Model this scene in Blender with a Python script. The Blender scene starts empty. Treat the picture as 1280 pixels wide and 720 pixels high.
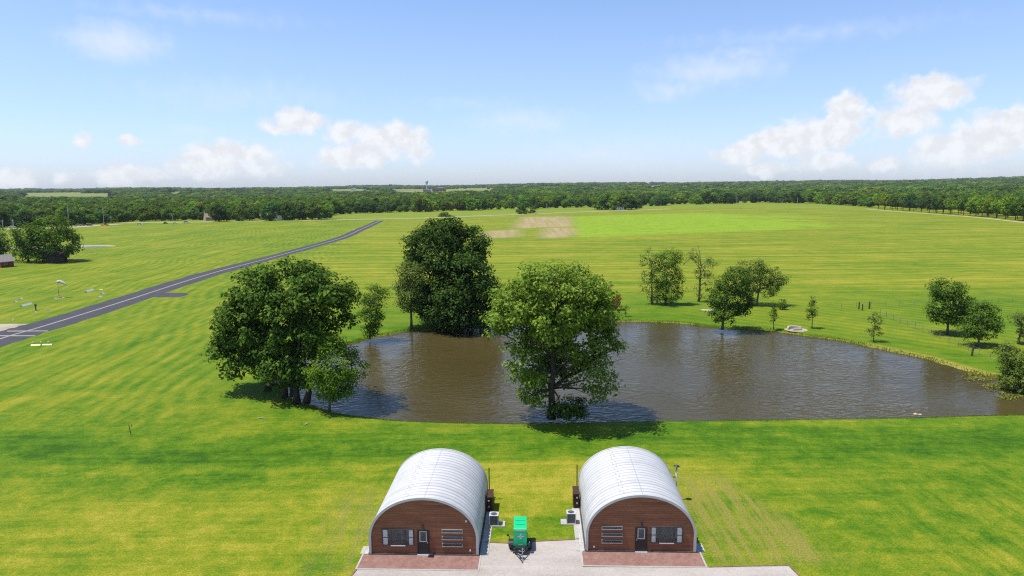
import bpy, math, random
import numpy as np
from mathutils import Vector, Matrix

rng = np.random.default_rng(11)
random.seed(5)
scene = bpy.context.scene
COL = scene.collection
R_ = math.radians

# ------------------------------------------------------------------ camera model
H = 29.0; FPX = 881.0; PITCH = R_(8.14); ROLL = R_(0.5)
_F = np.array([0, math.cos(PITCH), -math.sin(PITCH)])
_R0 = np.array([1.0, 0, 0]); _U0 = np.array([0, math.sin(PITCH), math.cos(PITCH)])
_R = _R0*math.cos(ROLL) - _U0*math.sin(ROLL)
_U = _U0*math.cos(ROLL) + _R0*math.sin(ROLL)
def ray(px, py):
    return _F*FPX + _R*(px-640.0) + _U*(360.0-py)
def at(px, py, z=0.0):
    """ground point (x, y) seen at a place of the 1280x720 survey picture"""
    d = ray(px, py); t = (z-H)/d[2]
    return float(d[0]*t), float(d[1]*t)
def on_depth(px, py, Y):
    d = ray(px, py); t = Y/d[1]
    return float(d[0]*t), float(H+d[2]*t)
def proj(x, y, z):
    v = np.array([x, y, z-H]); w = v@_F
    return 640+FPX*(v@_R)/w, 360-FPX*(v@_U)/w

cam_d = bpy.data.cameras.new('camera'); cam = bpy.data.objects.new('camera', cam_d); COL.objects.link(cam)
cam_d.sensor_width = 36; cam_d.lens = 36*FPX/1280; cam_d.clip_start = 0.5; cam_d.clip_end = 40000
M = Matrix(((_R[0], _U[0], -_F[0], 0), (_R[1], _U[1], -_F[1], 0), (_R[2], _U[2], -_F[2], H), (0, 0, 0, 1)))
cam.matrix_world = M
scene.camera = cam

# ------------------------------------------------------------------ object helpers
def tag(o, label=None, cat=None, group=None, kind=None):
    if label: o['label'] = label
    if cat: o['category'] = cat
    if group: o['group'] = group
    if kind: o['kind'] = kind
    return o
def empty(name, loc, rz=0.0, label=None, cat=None, group=None):
    o = bpy.data.objects.new(name, None); COL.objects.link(o)
    o.location = loc; o.rotation_euler = (0, 0, rz); o.empty_display_size = 0.3
    return tag(o, label, cat, group)
class MB:
    def __init__(s): s.v = []; s.f = []; s.m = []; s.mi = 0
    def box(s, x0, x1, y0, y1, z0, z1):
        b = len(s.v)
        s.v += [(x0,y0,z0),(x1,y0,z0),(x1,y1,z0),(x0,y1,z0),(x0,y0,z1),(x1,y0,z1),(x1,y1,z1),(x0,y1,z1)]
        for q in ((0,3,2,1),(4,5,6,7),(0,1,5,4),(1,2,6,5),(2,3,7,6),(3,0,4,7)):
            s.f.append(tuple(b+i for i in q))
        return s
    def tube(s, pts, rad, n=8, cap=True):
        pts = [Vector(p) for p in pts]
        if not hasattr(rad, '__len__'): rad = [rad]*len(pts)
        b = len(s.v)
        for i, p in enumerate(pts):
            d = (pts[min(i+1, len(pts)-1)]-pts[max(i-1, 0)]).normalized()
            ref = Vector((0,0,1)) if abs(d.z) < .9 else Vector((1,0,0))
            u = d.cross(ref).normalized(); w = d.cross(u)
            for k in range(n):
                a = 2*math.pi*k/n
                q = p + (u*math.cos(a)+w*math.sin(a))*rad[i]
                s.v.append(tuple(q))
        for i in range(len(pts)-1):
            for k in range(n):
                k2 = (k+1) % n
                s.f.append((b+i*n+k, b+i*n+k2, b+(i+1)*n+k2, b+(i+1)*n+k))
        if cap:
            s.f.append(tuple(b+k for k in range(n))[::-1]); s.f.append(tuple(b+(len(pts)-1)*n+k for k in range(n)))
        return s
    def disc(s, c, rx, ry, z, n=40, wob=0.0):
        b = len(s.v)
        for k in range(n):
            a = 2*math.pi*k/n; w = 1+wob*math.sin(3*a+1.3)+wob*.6*math.sin(7*a)
            s.v.append((c[0]+rx*w*math.cos(a), c[1]+ry*w*math.sin(a), z))
        s.f.append(tuple(range(b, b+n))); return s
    def poly(s, pts, z):
        b = len(s.v); s.v += [(p[0], p[1], z) for p in pts]
        s.f.append(tuple(range(b, b+len(pts)))); return s
    def prism(s, pts, y0, y1):
        """outline in x-z extruded along y"""
        b = len(s.v); n = len(pts)
        s.v += [(p[0], y0, p[1]) for p in pts] + [(p[0], y1, p[1]) for p in pts]
        s.f.append(tuple(range(b, b+n))); s.f.append(tuple(range(b+2*n-1, b+n-1, -1)))
        for i in range(n):
            j = (i+1) % n; s.f.append((b+i, b+n+i, b+n+j, b+j))
        return s
    def prism_x(s, pts, x0, x1):
        """outline in y-z extruded along x"""
        b = len(s.v); n = len(pts)
        s.v += [(x0, p[0], p[1]) for p in pts] + [(x1, p[0], p[1]) for p in pts]
        s.f.append(tuple(range(b+n-1, b-1, -1))); s.f.append(tuple(range(b+n, b+2*n)))
        for i in range(n):
            j = (i+1) % n; s.f.append((b+i, b+j, b+n+j, b+n+i))
        return s
    def build(s, name, mat, parent=None, loc=None, bevel=0, smooth=False, rz=0):
        me = bpy.data.meshes.new(name); me.from_pydata(s.v, [], s.f); me.update()
        for m in (mat if isinstance(mat, (list, tuple)) else [mat]): me.materials.append(m)
        o = bpy.data.objects.new(name, me); COL.objects.link(o)
        if parent: o.parent = parent
        if loc: o.location = loc
        if rz: o.rotation_euler = (0, 0, rz)
        if smooth:
            me.polygons.foreach_set('use_smooth', [True]*len(me.polygons))
        if bevel:
            md = o.modifiers.new('bevel', 'BEVEL'); md.width = bevel; md.segments = 2; md.limit_method = 'ANGLE'
        return o
def copy_tree(o, parent=None):
    c = o.copy(); COL.objects.link(c)
    if parent: c.parent = parent
    for ch in o.children: copy_tree(ch, c)
    return c

# ------------------------------------------------------------------ materials
class N:
    def __init__(s, name, rough=.8, spec=.2):
        s.mat = bpy.data.materials.new(name); s.mat.use_nodes = True
        s.t = s.mat.node_tree; s.b = s.t.nodes['Principled BSDF']
        s.b.inputs['Roughness'].default_value = rough
        s.b.inputs['Specular IOR Level'].default_value = spec
        s.out = s.t.nodes['Material Output']
    def n(s, typ, **kw):
        nd = s.t.nodes.new(typ)
        for k, v in kw.items():
            if k.startswith('_'): setattr(nd, k[1:], v)
            else: s.set(nd.inputs[k], v)
        return nd
    def set(s, inp, v):
        if isinstance(v, bpy.types.NodeSocket): s.t.links.new(v, inp)
        elif isinstance(v, bpy.types.Node): s.t.links.new(v.outputs[0], inp)
        else: inp.default_value = v
    def math(s, op, a, b=None, c=None, clamp=False):
        nd = s.t.nodes.new('ShaderNodeMath'); nd.operation = op; nd.use_clamp = clamp
        for i, v in enumerate((a, b, c)):
            if v is not None: s.set(nd.inputs[i], v)
        return nd.outputs[0]
    def vmath(s, op, a, b=None):
        nd = s.t.nodes.new('ShaderNodeVectorMath'); nd.operation = op
        s.set(nd.inputs[0], a)
        if b is not None: s.set(nd.inputs[1], b)
        return nd.outputs['Value'] if op in ('LENGTH', 'DOT_PRODUCT', 'DISTANCE') else nd.outputs[0]
    def mix(s, fac, a, b, mode='MIX'):
        nd = s.t.nodes.new('ShaderNodeMix'); nd.data_type = 'RGBA'; nd.blend_type = mode
        s.set(nd.inputs[0], fac); s.set(nd.inputs[6], a); s.set(nd.inputs[7], b)
        return nd.outputs[2]
    def rng(s, v, a, b, c=0.0, d=1.0, smooth=True):
        nd = s.t.nodes.new('ShaderNodeMapRange'); nd.interpolation_type = 'SMOOTHSTEP' if smooth else 'LINEAR'
        for i, q in enumerate((v, a, b, c, d)): s.set(nd.inputs[i], q)
        return nd.outputs[0]
    def noise(s, vec, scale, detail=4, rough=.55, dist=0.0):
        nd = s.t.nodes.new('ShaderNodeTexNoise'); s.set(nd.inputs['Vector'], vec)
        nd.inputs['Scale'].default_value = scale; nd.inputs['Detail'].default_value = detail
        nd.inputs['Roughness'].default_value = rough; nd.inputs['Distortion'].default_value = dist
        return nd.outputs['Fac']
    def mapping(s, vec, scale=(1,1,1), rz=0.0, loc=(0,0,0)):
        nd = s.t.nodes.new('ShaderNodeMapping'); s.set(nd.inputs['Vector'], vec)
        nd.inputs['Scale'].default_value = scale; nd.inputs['Rotation'].default_value = (0,0,rz); nd.inputs['Location'].default_value = loc
        return nd.outputs[0]
    def ramp(s, fac, stops):
        nd = s.t.nodes.new('ShaderNodeValToRGB'); cr = nd.color_ramp
        cr.elements[0].position = stops[0][0]; cr.elements[0].color = (*stops[0][1], 1)
        cr.elements[1].position = stops[-1][0]; cr.elements[1].color = (*stops[-1][1], 1)
        for p, c in stops[1:-1]:
            e = cr.elements.new(p); e.color = (*c, 1)
        s.set(nd.inputs[0], fac); return nd.outputs[0]
    def pos(s): return s.t.nodes.new('ShaderNodeNewGeometry').outputs['Position']
    def obj(s): return s.t.nodes.new('ShaderNodeTexCoord').outputs['Object']
    def sep(s, v):
        nd = s.t.nodes.new('ShaderNodeSeparateXYZ'); s.set(nd.inputs[0], v); return nd.outputs
    def bump(s, h, strength=.3, dist=.05):
        nd = s.t.nodes.new('ShaderNodeBump'); nd.inputs['Strength'].default_value = strength; nd.inputs['Distance'].default_value = dist
        s.set(nd.inputs['Height'], h); s.t.links.new(nd.outputs[0], s.b.inputs['Normal'])
    def col(s, c):
        if isinstance(c, tuple): c = (*c, 1) if len(c) == 3 else c
        s.set(s.b.inputs['Base Color'], c); return s.mat

def plain(name, c, rough=.6, spec=.3, metal=0.0, var=.12, scale=3.0):
    m = N(name, rough, spec); m.b.inputs['Metallic'].default_value = metal
    f = m.noise(m.obj(), scale, 5)
    lo = tuple(max(0, x*(1-var)) for x in c); hi = tuple(min(1, x*(1+var)) for x in c)
    return m.col(m.ramp(f, [(.3, lo), (.7, hi)]))

# grass ------------------------------------------------------------
def grass_material():
    m = N('lawn_grass', .9, .1); p = m.pos(); X, Y, Z = m.sep(p)
    warp = m.noise(p, .035, 3)
    big = m.noise(p, .022, 4, .6)
    med = m.noise(p, .16, 5, .62, .4)
    fine = m.noise(p, 1.7, 5, .7)
    tiny = m.noise(p, 7.0, 4, .75)
    # mown swaths: long streaks that follow the mower
    sx = m.noise(m.mapping(p, (.05, .95, 1), R_(1.5)), 1.0, 6, .68, .25)
    sx2 = m.noise(m.mapping(p, (.016, .22, 1), R_(-2)), 1.0, 4, .6, .3)
    sd_ = m.noise(m.mapping(p, (.85, .035, 1), R_(-9)), 1.0, 5, .62, .2)
    sd2 = m.noise(m.mapping(p, (.20, .014, 1), R_(-5)), 1.0, 4, .6, .2)
    sr = m.noise(m.mapping(p, (.85, .09, 1), R_(52)), 1.0, 4, .6, .5)
    yard_dist = m.math('ADD', Y, m.math('MULTIPLY', m.math('SUBTRACT', warp, .5), 26.0))
    # along the runway side (left, beyond the yard) swaths run away from the camera
    edge_x = m.math('ADD', X, m.math('MULTIPLY', Y, .16))
    left = m.math('MULTIPLY', m.rng(edge_x, -38, -10, 1, 0), m.rng(yard_dist, 72, 96))
    rightdiag = m.math('MULTIPLY', m.rng(X, 26, 42), m.rng(yard_dist, 76, 60))
    farside = m.math('MULTIPLY', m.rng(yard_dist, 108, 130), m.rng(X, 30, 50))
    farside = m.math('MULTIPLY', farside, m.rng(yard_dist, 185, 165))
    streak = m.math('ADD', m.math('MULTIPLY', sx, .6), m.math('MULTIPLY', sx2, .4))
    sdd = m.math('ADD', m.math('MULTIPLY', sd_, .55), m.math('MULTIPLY', sd2, .45))
    def mixf(f, a, b):
        return m.math('ADD', a, m.math('MULTIPLY', f, m.math('SUBTRACT', b, a)))
    streak = mixf(left, streak, sdd)
    streak = mixf(rightdiag, streak, sr)
    # regular light and dark mower stripes on the strip behind the pond
    st = m.mapping(p, (1, 1, 1), R_(-42))
    wv = m.math('SINE', m.math('MULTIPLY', m.sep(st)[0], 1.9))
    streak = mixf(m.math('MULTIPLY', farside, .8), streak, m.math('ADD', .52, m.math('MULTIPLY', wv, .09)))
    # wide stripes of the hay field
    far = m.rng(yard_dist, 165, 215)
    hay = m.noise(m.mapping(p, (.014, .26, 1), R_(2)), 1.0, 5, .65, .4)
    wv2 = m.math('SINE', m.math('ADD', m.math('MULTIPLY', Y, .42), m.math('MULTIPLY', big, 9.0)))
    hay2 = m.noise(m.mapping(p, (.012, .12, 1), R_(24)), 1.0, 5, .65, .3)
    hay = mixf(m.math('MULTIPLY', m.rng(X, 90, 200), .55), hay, hay2)
    hay = m.math('ADD', m.math('MULTIPLY', m.math('SUBTRACT', hay, .5), 1.45), m.math('ADD', .5, m.math('MULTIPLY', wv2, .02)))
    streak = mixf(m.math('MULTIPLY', far, m.rng(edge_x, -60, -20)), streak, hay)
    # regular passes of the mower, bending gently with the ground
    bend = m.math('MULTIPLY', m.math('SUBTRACT', m.noise(p, .012, 2), .5), 26.0)
    def passes(rz, k, amp, w_):
        q = m.math('ADD', m.sep(m.mapping(p, (1, 1, 1), R_(rz)))[0], bend)
        sq = m.math('MULTIPLY', m.math('SINE', m.math('MULTIPLY', q, k)), amp)
        return m.math('MULTIPLY', sq, w_)
    gate = m.rng(m.noise(p, .03, 3), .38, .58)
    streak = m.math('ADD', streak, m.math('MULTIPLY', gate, passes(-14, 2.2, .055, left)))
    streak = m.math('ADD', streak, m.math('MULTIPLY', gate, passes(62, 2.4, .055, rightdiag)))
    streak = m.math('ADD', streak, passes(74, .95, .040, m.math('MULTIPLY', far, m.rng(X, 40, 130))))
    # v: 0 deep green .. 1 straw yellow
    v = m.math('MULTIPLY', m.math('SUBTRACT', streak, .5), m.math('ADD', 1.15, m.math('MULTIPLY', left, .6)))
    blot = m.noise(p, .42, 6, .68, .3)
    nearb = m.rng(Y, 130, 75)
    v = m.math('ADD', v, m.math('MULTIPLY', m.math('SUBTRACT', blot, .5), m.math('ADD', .35, m.math('MULTIPLY', nearb, .75))))
    v = m.math('ADD', v, m.math('MULTIPLY', m.math('SUBTRACT', med, .5), .70))
    v = m.math('ADD', v, m.math('MULTIPLY', m.math('SUBTRACT', big, .5), .6))
    v = m.math('ADD', v, m.math('MULTIPLY', m.math('SUBTRACT', fine, .5), m.math('ADD', .35, m.math('MULTIPLY', nearb, .45))))
    v = m.math('ADD', v, .49)
    def bias(w, amt):
        return m.math('MULTIPLY', w, amt)
    yardL = m.math('MULTIPLY', m.rng(yard_dist, 70, 62), m.rng(X, 12, 0))
    v = m.math('ADD', v, bias(yardL, .20))
    between = m.math('MULTIPLY', m.rng(Y, 63, 65), m.rng(Y, 73, 71))
    between = m.math('MULTIPLY', between, m.math('MULTIPLY', m.rng(X, -8, -3), m.rng(X, 26, 18)))
    v = m.math('ADD', v, bias(between, .26))
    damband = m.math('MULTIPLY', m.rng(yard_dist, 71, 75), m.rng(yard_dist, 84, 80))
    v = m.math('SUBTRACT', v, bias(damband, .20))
    v = m.math('ADD', v, bias(m.math('MULTIPLY', far, m.rng(edge_x, -60, -20)), .17))
    v = m.math('ADD', v, bias(m.rng(edge_x, -40, -90, 0, 1), .10))
    def spot(px, py, rx, ry):
        x0, y0 = at(px, py); ex = m.math('DIVIDE', m.math('SUBTRACT', X, x0), rx); ey = m.math('DIVIDE', m.math('SUBTRACT', Y, y0), ry)
        q = m.math('SQRT', m.math('ADD', m.math('MULTIPLY', ex, ex), m.math('MULTIPLY', ey, ey)))
        return m.rng(m.math('ADD', q, m.math('MULTIPLY', m.math('SUBTRACT', blot, .5), 1.6)), 1.15, .45)
    for (px, py, rx, ry, am) in ((260,598,9,1.7,-.13),(215,572,5,2.2,-.10),(190,668,2.5,.7,-.16),(40,676,1.8,.6,-.14),(1020,645,3,1.4,-.16),(1205,676,3.2,.9,-.18),(1130,690,3.4,.8,-.12),(670,655,5,2.8,-.20),  # last spot, between the huts: rough dark grass with shade painted in
                                 (400,712,2.2,1.2,-.25),(520,560,9,1.6,-.08),(120,500,9,5,.10),(60,470,9,5,.10),(150,640,14,3,.08),(1010,605,5,2.0,.10),(1240,700,6,1.6,.12),(1180,580,8,3,.06)):
        v = m.math('ADD', v, bias(spot(px, py, rx, ry), am))
    near_pond = m.n('ShaderNodeAttribute', _attribute_name='shore').outputs['Fac']   # metres from the water's edge
    lush = m.rng(near_pond, 14, 2)
    v = m.math('SUBTRACT', v, bias(m.math('MULTIPLY', lush, m.rng(yard_dist, 90, 108)), .10))
    c = m.ramp(v, [(0.0, (.026, .074, .002)), (.28, (.054, .122, .003)), (.5, (.100, .152, .006)),
                   (.74, (.164, .184, .010)), (1.0, (.245, .222, .024))])
    # the sown strip: straight field edges on three sides, thinning out to the right
    def line_side(pa, pb):
        (x0, y0), (x1, y1) = pa, pb; L_ = math.hypot(x1-x0, y1-y0); nx, ny = -(y1-y0)/L_, (x1-x0)/L_
        return m.math('ADD', m.math('ADD', m.math('MULTIPLY', X, nx), m.math('MULTIPLY', Y, ny)), -(nx*x0+ny*y0))
    ragged = m.math('MULTIPLY', m.math('SUBTRACT', m.noise(p, .11, 5, .7), .5), 16.0)
    cl = m.math('ADD', line_side(at(716, 297), at(713, 270.4)), m.math('MULTIPLY', ragged, -.5))      # right of it is negative
    cb = m.math('ADD', line_side(at(712, 297.7), at(905, 290.3)), ragged)
    ct = m.math('ADD', line_side(at(713, 270.4), at(880, 265.8)), ragged)
    crop = m.math('MULTIPLY', m.math('MULTIPLY', m.rng(cl, 5, -8), m.rng(cb, -8, 10)), m.rng(ct, 14, -20))
    cf = m.noise(p, .10, 6, .75); crow = m.noise(m.mapping(p, (.02, .5, 1), R_(2)), 1.0, 4, .7)
    cpatch = m.noise(m.mapping(p, (.016, .010, 1)), 1.0, 5, .7)
    thin = m.math('ADD', m.rng(X, 120, 340, -.30, .34, False), cpatch)
    crop = m.math('MULTIPLY', crop, m.rng(thin, .66, .42))
    ccol = m.ramp(m.math('ADD', m.math('MULTIPLY', cf, .6), m.math('MULTIPLY', crow, .4)), [(.30, (.070,.140,.005)), (.45, (.150,.235,.009)), (.65, (.215,.300,.016))])
    ccol = m.mix(m.rng(m.noise(m.mapping(p, (.25, .16, 1)), 1.0, 3, .6), .58, .68, 0, .6), ccol, (.06,.13,.006,1))
    c = m.mix(m.math('MULTIPLY', crop, .92), c, ccol)
    soil = None
    for quad in (((652.5,271.2),(712,270.6),(715.6,283),(641,285.6)), ((606,289),(651,286.3),(645,296.8),(603,298)), ((681,284.6),(716,284),(724,292),(707,297),(673,298))):
        w_ = None
        for i in range(len(quad)):
            e = m.rng(m.math('ADD', line_side(at(*quad[(i+1) % len(quad)]), at(*quad[i])), m.math('MULTIPLY', ragged, .8)), -7, 8)
            w_ = e if w_ is None else m.math('MULTIPLY', w_, e)
        soil = w_ if soil is None else m.math('MAXIMUM', soil, w_)
    srow = m.noise(m.mapping(p, (.35, .012, 1), R_(-8)), 1.0, 4, .65)
    scol = m.ramp(m.math('ADD', m.math('MULTIPLY', srow, .6), m.math('MULTIPLY', cf, .4)), [(.32, (.165,.150,.040)), (.5, (.265,.205,.100)), (.68, (.320,.255,.140))])
    c = m.mix(m.math('MULTIPLY', soil, m.rng(cf, .25, .45, .55, .95)), c, scol)
    # rough pasture far out
    out = m.math('MULTIPLY', m.rng(Y, 1300, 1900), m.rng(m.noise(p, .0021, 3, .6), .40, .52, .25, 1))
    c = m.mix(out, c, m.ramp(m.noise(p, .0012, 3), [(.35, (.085,.125,.030)), (.5, (.145,.160,.050)), (.65, (.20,.185,.08))]))
    # worn straw ground: right of the right hut, and thin spots
    dry = m.math('MULTIPLY', m.rng(X, 14.5, 16.5), m.rng(m.math('SUBTRACT', X, m.math('MULTIPLY', m.math('SUBTRACT', 72, Y), .28)), 21.5, 18.5))
    dry = m.math('MULTIPLY', dry, m.math('MULTIPLY', m.rng(Y, 50, 52), m.rng(Y, 70, 66)))
    ds = m.noise(m.mapping(p, (1.6, .10, 1), R_(20)), 1.0, 4, .6)
    c = m.mix(m.math('MULTIPLY', dry, m.rng(ds, (.38), .58, .08, .8)), c, (.185, .165, .035, 1))
    dryL = m.math('MULTIPLY', m.rng(X, -17.5, -15.5), m.rng(X, -11.3, -12.5))
    dryL = m.math('MULTIPLY', dryL, m.math('MULTIPLY', m.rng(Y, 49, 51), m.rng(Y, 68, 60)))
    c = m.mix(m.math('MULTIPLY', dryL, m.rng(ds, .40, .62, .05, .62)), c, (.17, .155, .04, 1))
    bare = m.math('MULTIPLY', m.rng(m.noise(p, .45, 4, .7), .66, .76), m.rng(Y, 90, 60))
    c = m.mix(m.math('MULTIPLY', bare, .35), c, (.20, .16, .06, 1))
    # sandy lip at the waterline
    lip = m.math('MULTIPLY', m.rng(near_pond, .9, .2), m.rng(Y, 88, 100))
    lip = m.math('MULTIPLY', lip, m.rng(m.noise(p, .12, 3), .40, .56))
    c = m.mix(m.math('MULTIPLY', lip, .65), c, (.26, .20, .055, 1))
    spit = m.math('MULTIPLY', m.rng(near_pond, 2.2, .8), m.math('MULTIPLY', m.rng(X, 62, 69), m.rng(Y, 90, 94)))
    c = m.mix(m.math('MULTIPLY', spit, m.rng(fine, .3, .6, .45, .95)), c, (.25, .20, .045, 1))
    mud = m.rng(near_pond, -.35, -.9)
    c = m.mix(mud, c, (.05, .04, .02, 1))
    # blade-scale value variation
    tv = m.rng(tiny, .33, .67, .55, 1.45, False)
    tv2 = m.rng(m.noise(p, 26.0, 2, .6), .3, .7, .70, 1.3, False)
    nearw = m.rng(Y, 140, 60)
    tv2 = m.math('ADD', m.math('MULTIPLY', tv2, nearw), m.math('SUBTRACT', 1.0, nearw))
    cc = m.n('ShaderNodeCombineColor'); 
    k = m.math('MULTIPLY', tv, tv2)
    for i in range(3): m.set(cc.inputs[i], k)
    c = m.mix(1.0, c, cc.outputs[0], 'MULTIPLY')
    m.bump(m.math('ADD', tiny, m.math('MULTIPLY', fine, .8)), .5, .09)
    m.b.inputs['Sheen Weight'].default_value = .0
    return m.col(c)

def leaf_material(name, dark, mid, light, trans=.32, tree_var=.0):
    m = N(name, .75, .08)
    g = m.t.nodes.new('ShaderNodeNewGeometry'); rnd = g.outputs['Random Per Island']
    c = m.ramp(rnd, [(0, dark), (.5, mid), (1, light)])
    if tree_var:
        oi = m.t.nodes.new('ShaderNodeObjectInfo').outputs['Random']
        hs = m.n('ShaderNodeHueSaturation', Color=c)
        m.set(hs.inputs['Hue'], m.rng(oi, 0, 1, .5-.030*tree_var, .5+.020*tree_var, False))
        m.set(hs.inputs['Value'], m.rng(m.math('FRACT', m.math('MULTIPLY', oi, 7.31)), 0, 1, 1-.55*tree_var, 1+.45*tree_var, False))
        c = hs.outputs[0]
        loc = m.t.nodes.new('ShaderNodeObjectInfo').outputs['Location']
        st = m.noise(loc, .0075, 3, .6); k = m.rng(st, .36, .64, .62, 1.45)
        cs = m.n('ShaderNodeCombineColor')
        m.set(cs.inputs[0], m.math('MULTIPLY', k, m.rng(st, .4, .65, .85, 1.12))); m.set(cs.inputs[1], k); m.set(cs.inputs[2], m.rng(st, .35, .6, 1.5, .9))
        c = m.mix(1.0, c, cs.outputs[0], 'MULTIPLY')
    m.col(c)
    tr = m.n('ShaderNodeBsdfTranslucent'); tc = m.mix(.5, c, (.16, .24, .02, 1)); m.set(tr.inputs['Color'], tc)
    mx = m.n('ShaderNodeMixShader', Fac=trans); m.t.links.new(m.b.outputs[0], mx.inputs[1]); m.t.links.new(tr.outputs[0], mx.inputs[2])
    m.t.links.new(mx.outputs[0], m.out.inputs['Surface'])
    return m.mat

def bark_material(name, c):
    m = N(name, .9, .1); o = m.obj()
    f = m.noise(m.mapping(o, (5, 5, .8)), 2.0, 5, .65)
    m.bump(f, .6, .05)
    return m.col(m.ramp(f, [(.3, tuple(x*.6 for x in c)), (.7, tuple(x*1.3 for x in c))]))

MAT = {}
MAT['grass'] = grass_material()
MAT['leaf_cotton'] = leaf_material('cottonwood_leaves', (.100,.172,.016), (.170,.260,.028), (.255,.345,.055), .34)
MAT['leaf_dark'] = leaf_material('dark_maple_leaves', (.028,.066,.008), (.052,.104,.010), (.110,.185,.022), .18)
MAT['leaf_deep'] = leaf_material('deep_green_leaves', (.016,.042,.006), (.030,.066,.008), (.062,.112,.014), .14)
MAT['leaf_mid'] = leaf_material('green_leaves', (.050,.105,.009), (.076,.145,.012), (.110,.190,.020), .28)
MAT['leaf_light'] = leaf_material('fresh_leaves', (.080,.155,.010), (.120,.215,.015), (.165,.265,.026), .34)
MAT['leaf_grey'] = leaf_material('greyish_leaves', (.075,.112,.022), (.110,.155,.030), (.150,.200,.045), .26)
MAT['leaf_willow'] = leaf_material('willow_leaves', (.090,.140,.020), (.135,.190,.028), (.180,.235,.042), .34)
MAT['leaf_rust'] = leaf_material('rusty_leaves', (.14,.040,.015), (.21,.065,.022), (.28,.095,.030), .2)
MAT['leaf_wood'] = leaf_material('wood_leaves', (.046,.104,.009), (.082,.155,.013), (.132,.215,.020), .22, 1.0)
MAT['bark'] = bark_material('grey_bark', (.13,.11,.09))
MAT['bark_dark'] = bark_material('dark_bark', (.07,.058,.045))
MAT['pole_wood'] = bark_material('weathered_wood', (.22,.19,.16))

# ------------------------------------------------------------------ terrain
PX_SHORE_FAR = [(343,472),(352,463),(380,450),(420,436),(455,426),(490,417.5),(540,412.5),(580,410),(640,407),(700,404),(760,402),(800,402.5),
                (850,405),(900,410),(960,413.5),(1010,420),(1060,428),(1110,439),(1160,451),(1210,464.5),(1250,474),(1290,483),(1345,497)]
PX_SHORE_NEAR = [(1345,512),(1300,514.5),(1200,517),(1100,519.5),(1000,521),(900,522.5),(820,523.5),(760,524.5),(700,525.5),(640,526),(560,525),
                 (500,522.5),(455,518.5),(420,513),(395,506),(370,496),(352,485)]
WATER_Z = -0.40
shore = np.array([at(x, y, WATER_Z) for x, y in PX_SHORE_FAR] + [at(x, y, -.05) for x, y in PX_SHORE_NEAR])
def catmull(P, k, closed=True):
    n = len(P); out = []
    for i in range(n):
        p0, p1, p2, p3 = P[(i-1) % n], P[i], P[(i+1) % n], P[(i+2) % n]
        for t in np.linspace(0, 1, k, endpoint=False):
            out.append(.5*((2*p1)+(-p0+p2)*t+(2*p0-5*p1+4*p2-p3)*t*t+(-p0+3*p1-3*p2+p3)*t**3))
    return np.array(out)
shore = catmull(shore, 6)
_nr = np.random.default_rng(3)
shore_wob = shore.copy()
for kf, amp in ((7, .25), (19, .22), (43, .16), (71, .12)):
    ph = _nr.uniform(0, 6.28, 2); tt = np.linspace(0, 2*math.pi, len(shore), endpoint=False)
    nearw_ = np.clip((shore[:, 1]-88)/10, .15, 1)
    shore_wob[:, 0] += amp*np.sin(kf*tt+ph[0])*nearw_; shore_wob[:, 1] += amp*np.sin(kf*tt+ph[1])*nearw_
def signed_dist(x, y, P):
    x = np.asarray(x, float).ravel(); y = np.asarray(y, float).ravel()
    d2 = np.full(x.shape, 1e18); inside = np.zeros(x.shape, bool)
    for i in range(len(P)):
        ax, ay = P[i-1]; bx, by = P[i]
        ex, ey = bx-ax, by-ay
        t = np.clip(((x-ax)*ex+(y-ay)*ey)/(ex*ex+ey*ey+1e-12), 0, 1)
        d2 = np.minimum(d2, (x-ax-t*ex)**2+(y-ay-t*ey)**2)
        c = ((ay > y) != (by > y)); xs = ax+(y-ay)/(by-ay+1e-12)*ex
        inside ^= c & (x < xs)
    d = np.sqrt(d2); return np.where(inside, -d, d)
def hill(x, y):
    d = np.hypot(x, y); t = np.clip((d-1100)/(6200-1100), 0, 1); s = t*t*(3-2*t)
    a = np.arctan2(x, y)
    return s*(31+18*np.clip(a, -.6, .6)+3*np.sin(a*9+1.0)+2*np.sin(a*23+.4)) + s*(1-s)*9*np.sin(d/420.0+a*3)
def at_h(px, py):
    d = ray(px, py); d = d/np.linalg.norm(d); t = 200.0
    while t < 14000:
        if H+d[2]*t <= float(hill(d[0]*t, d[1]*t)): return float(d[0]*t), float(d[1]*t)
        t *= 1.004
    return float(d[0]*7000), float(d[1]*7000)
def spaced(a0, a1, fine0, fine1, step, g):
    mid = list(np.arange(fine0, fine1+1e-6, step))
    up = []; s = step; v = fine1
    while v < a1: s *= g; v += s; up.append(v)
    dn = []; s = step; v = fine0
    while v > a0: s *= g; v -= s; dn.append(v)
    return np.array(dn[::-1]+mid+up)
xs = spaced(-14000, 14000, -45, 92, .75, 1.11); ys = spaced(-300, 15000, 40, 160, .75, 1.09)
GX, GY = np.meshgrid(xs, ys); gx = GX.ravel(); gy = GY.ravel()
near = (gx > -60) & (gx < 110) & (gy > 60) & (gy < 180)
sd = np.full(gx.shape, 60.0); sd[near] = signed_dist(gx[near], gy[near], shore_wob)
def smooth(t): t = np.clip(t, 0, 1); return t*t*(3-2*t)
gz = hill(gx, gy)
bank = np.where(sd > 0, WATER_Z*(1-smooth(sd/1.6)), WATER_Z-np.minimum(-sd*.4, 1.6))
gz = gz + np.where(sd < 20, bank, 0)
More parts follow.
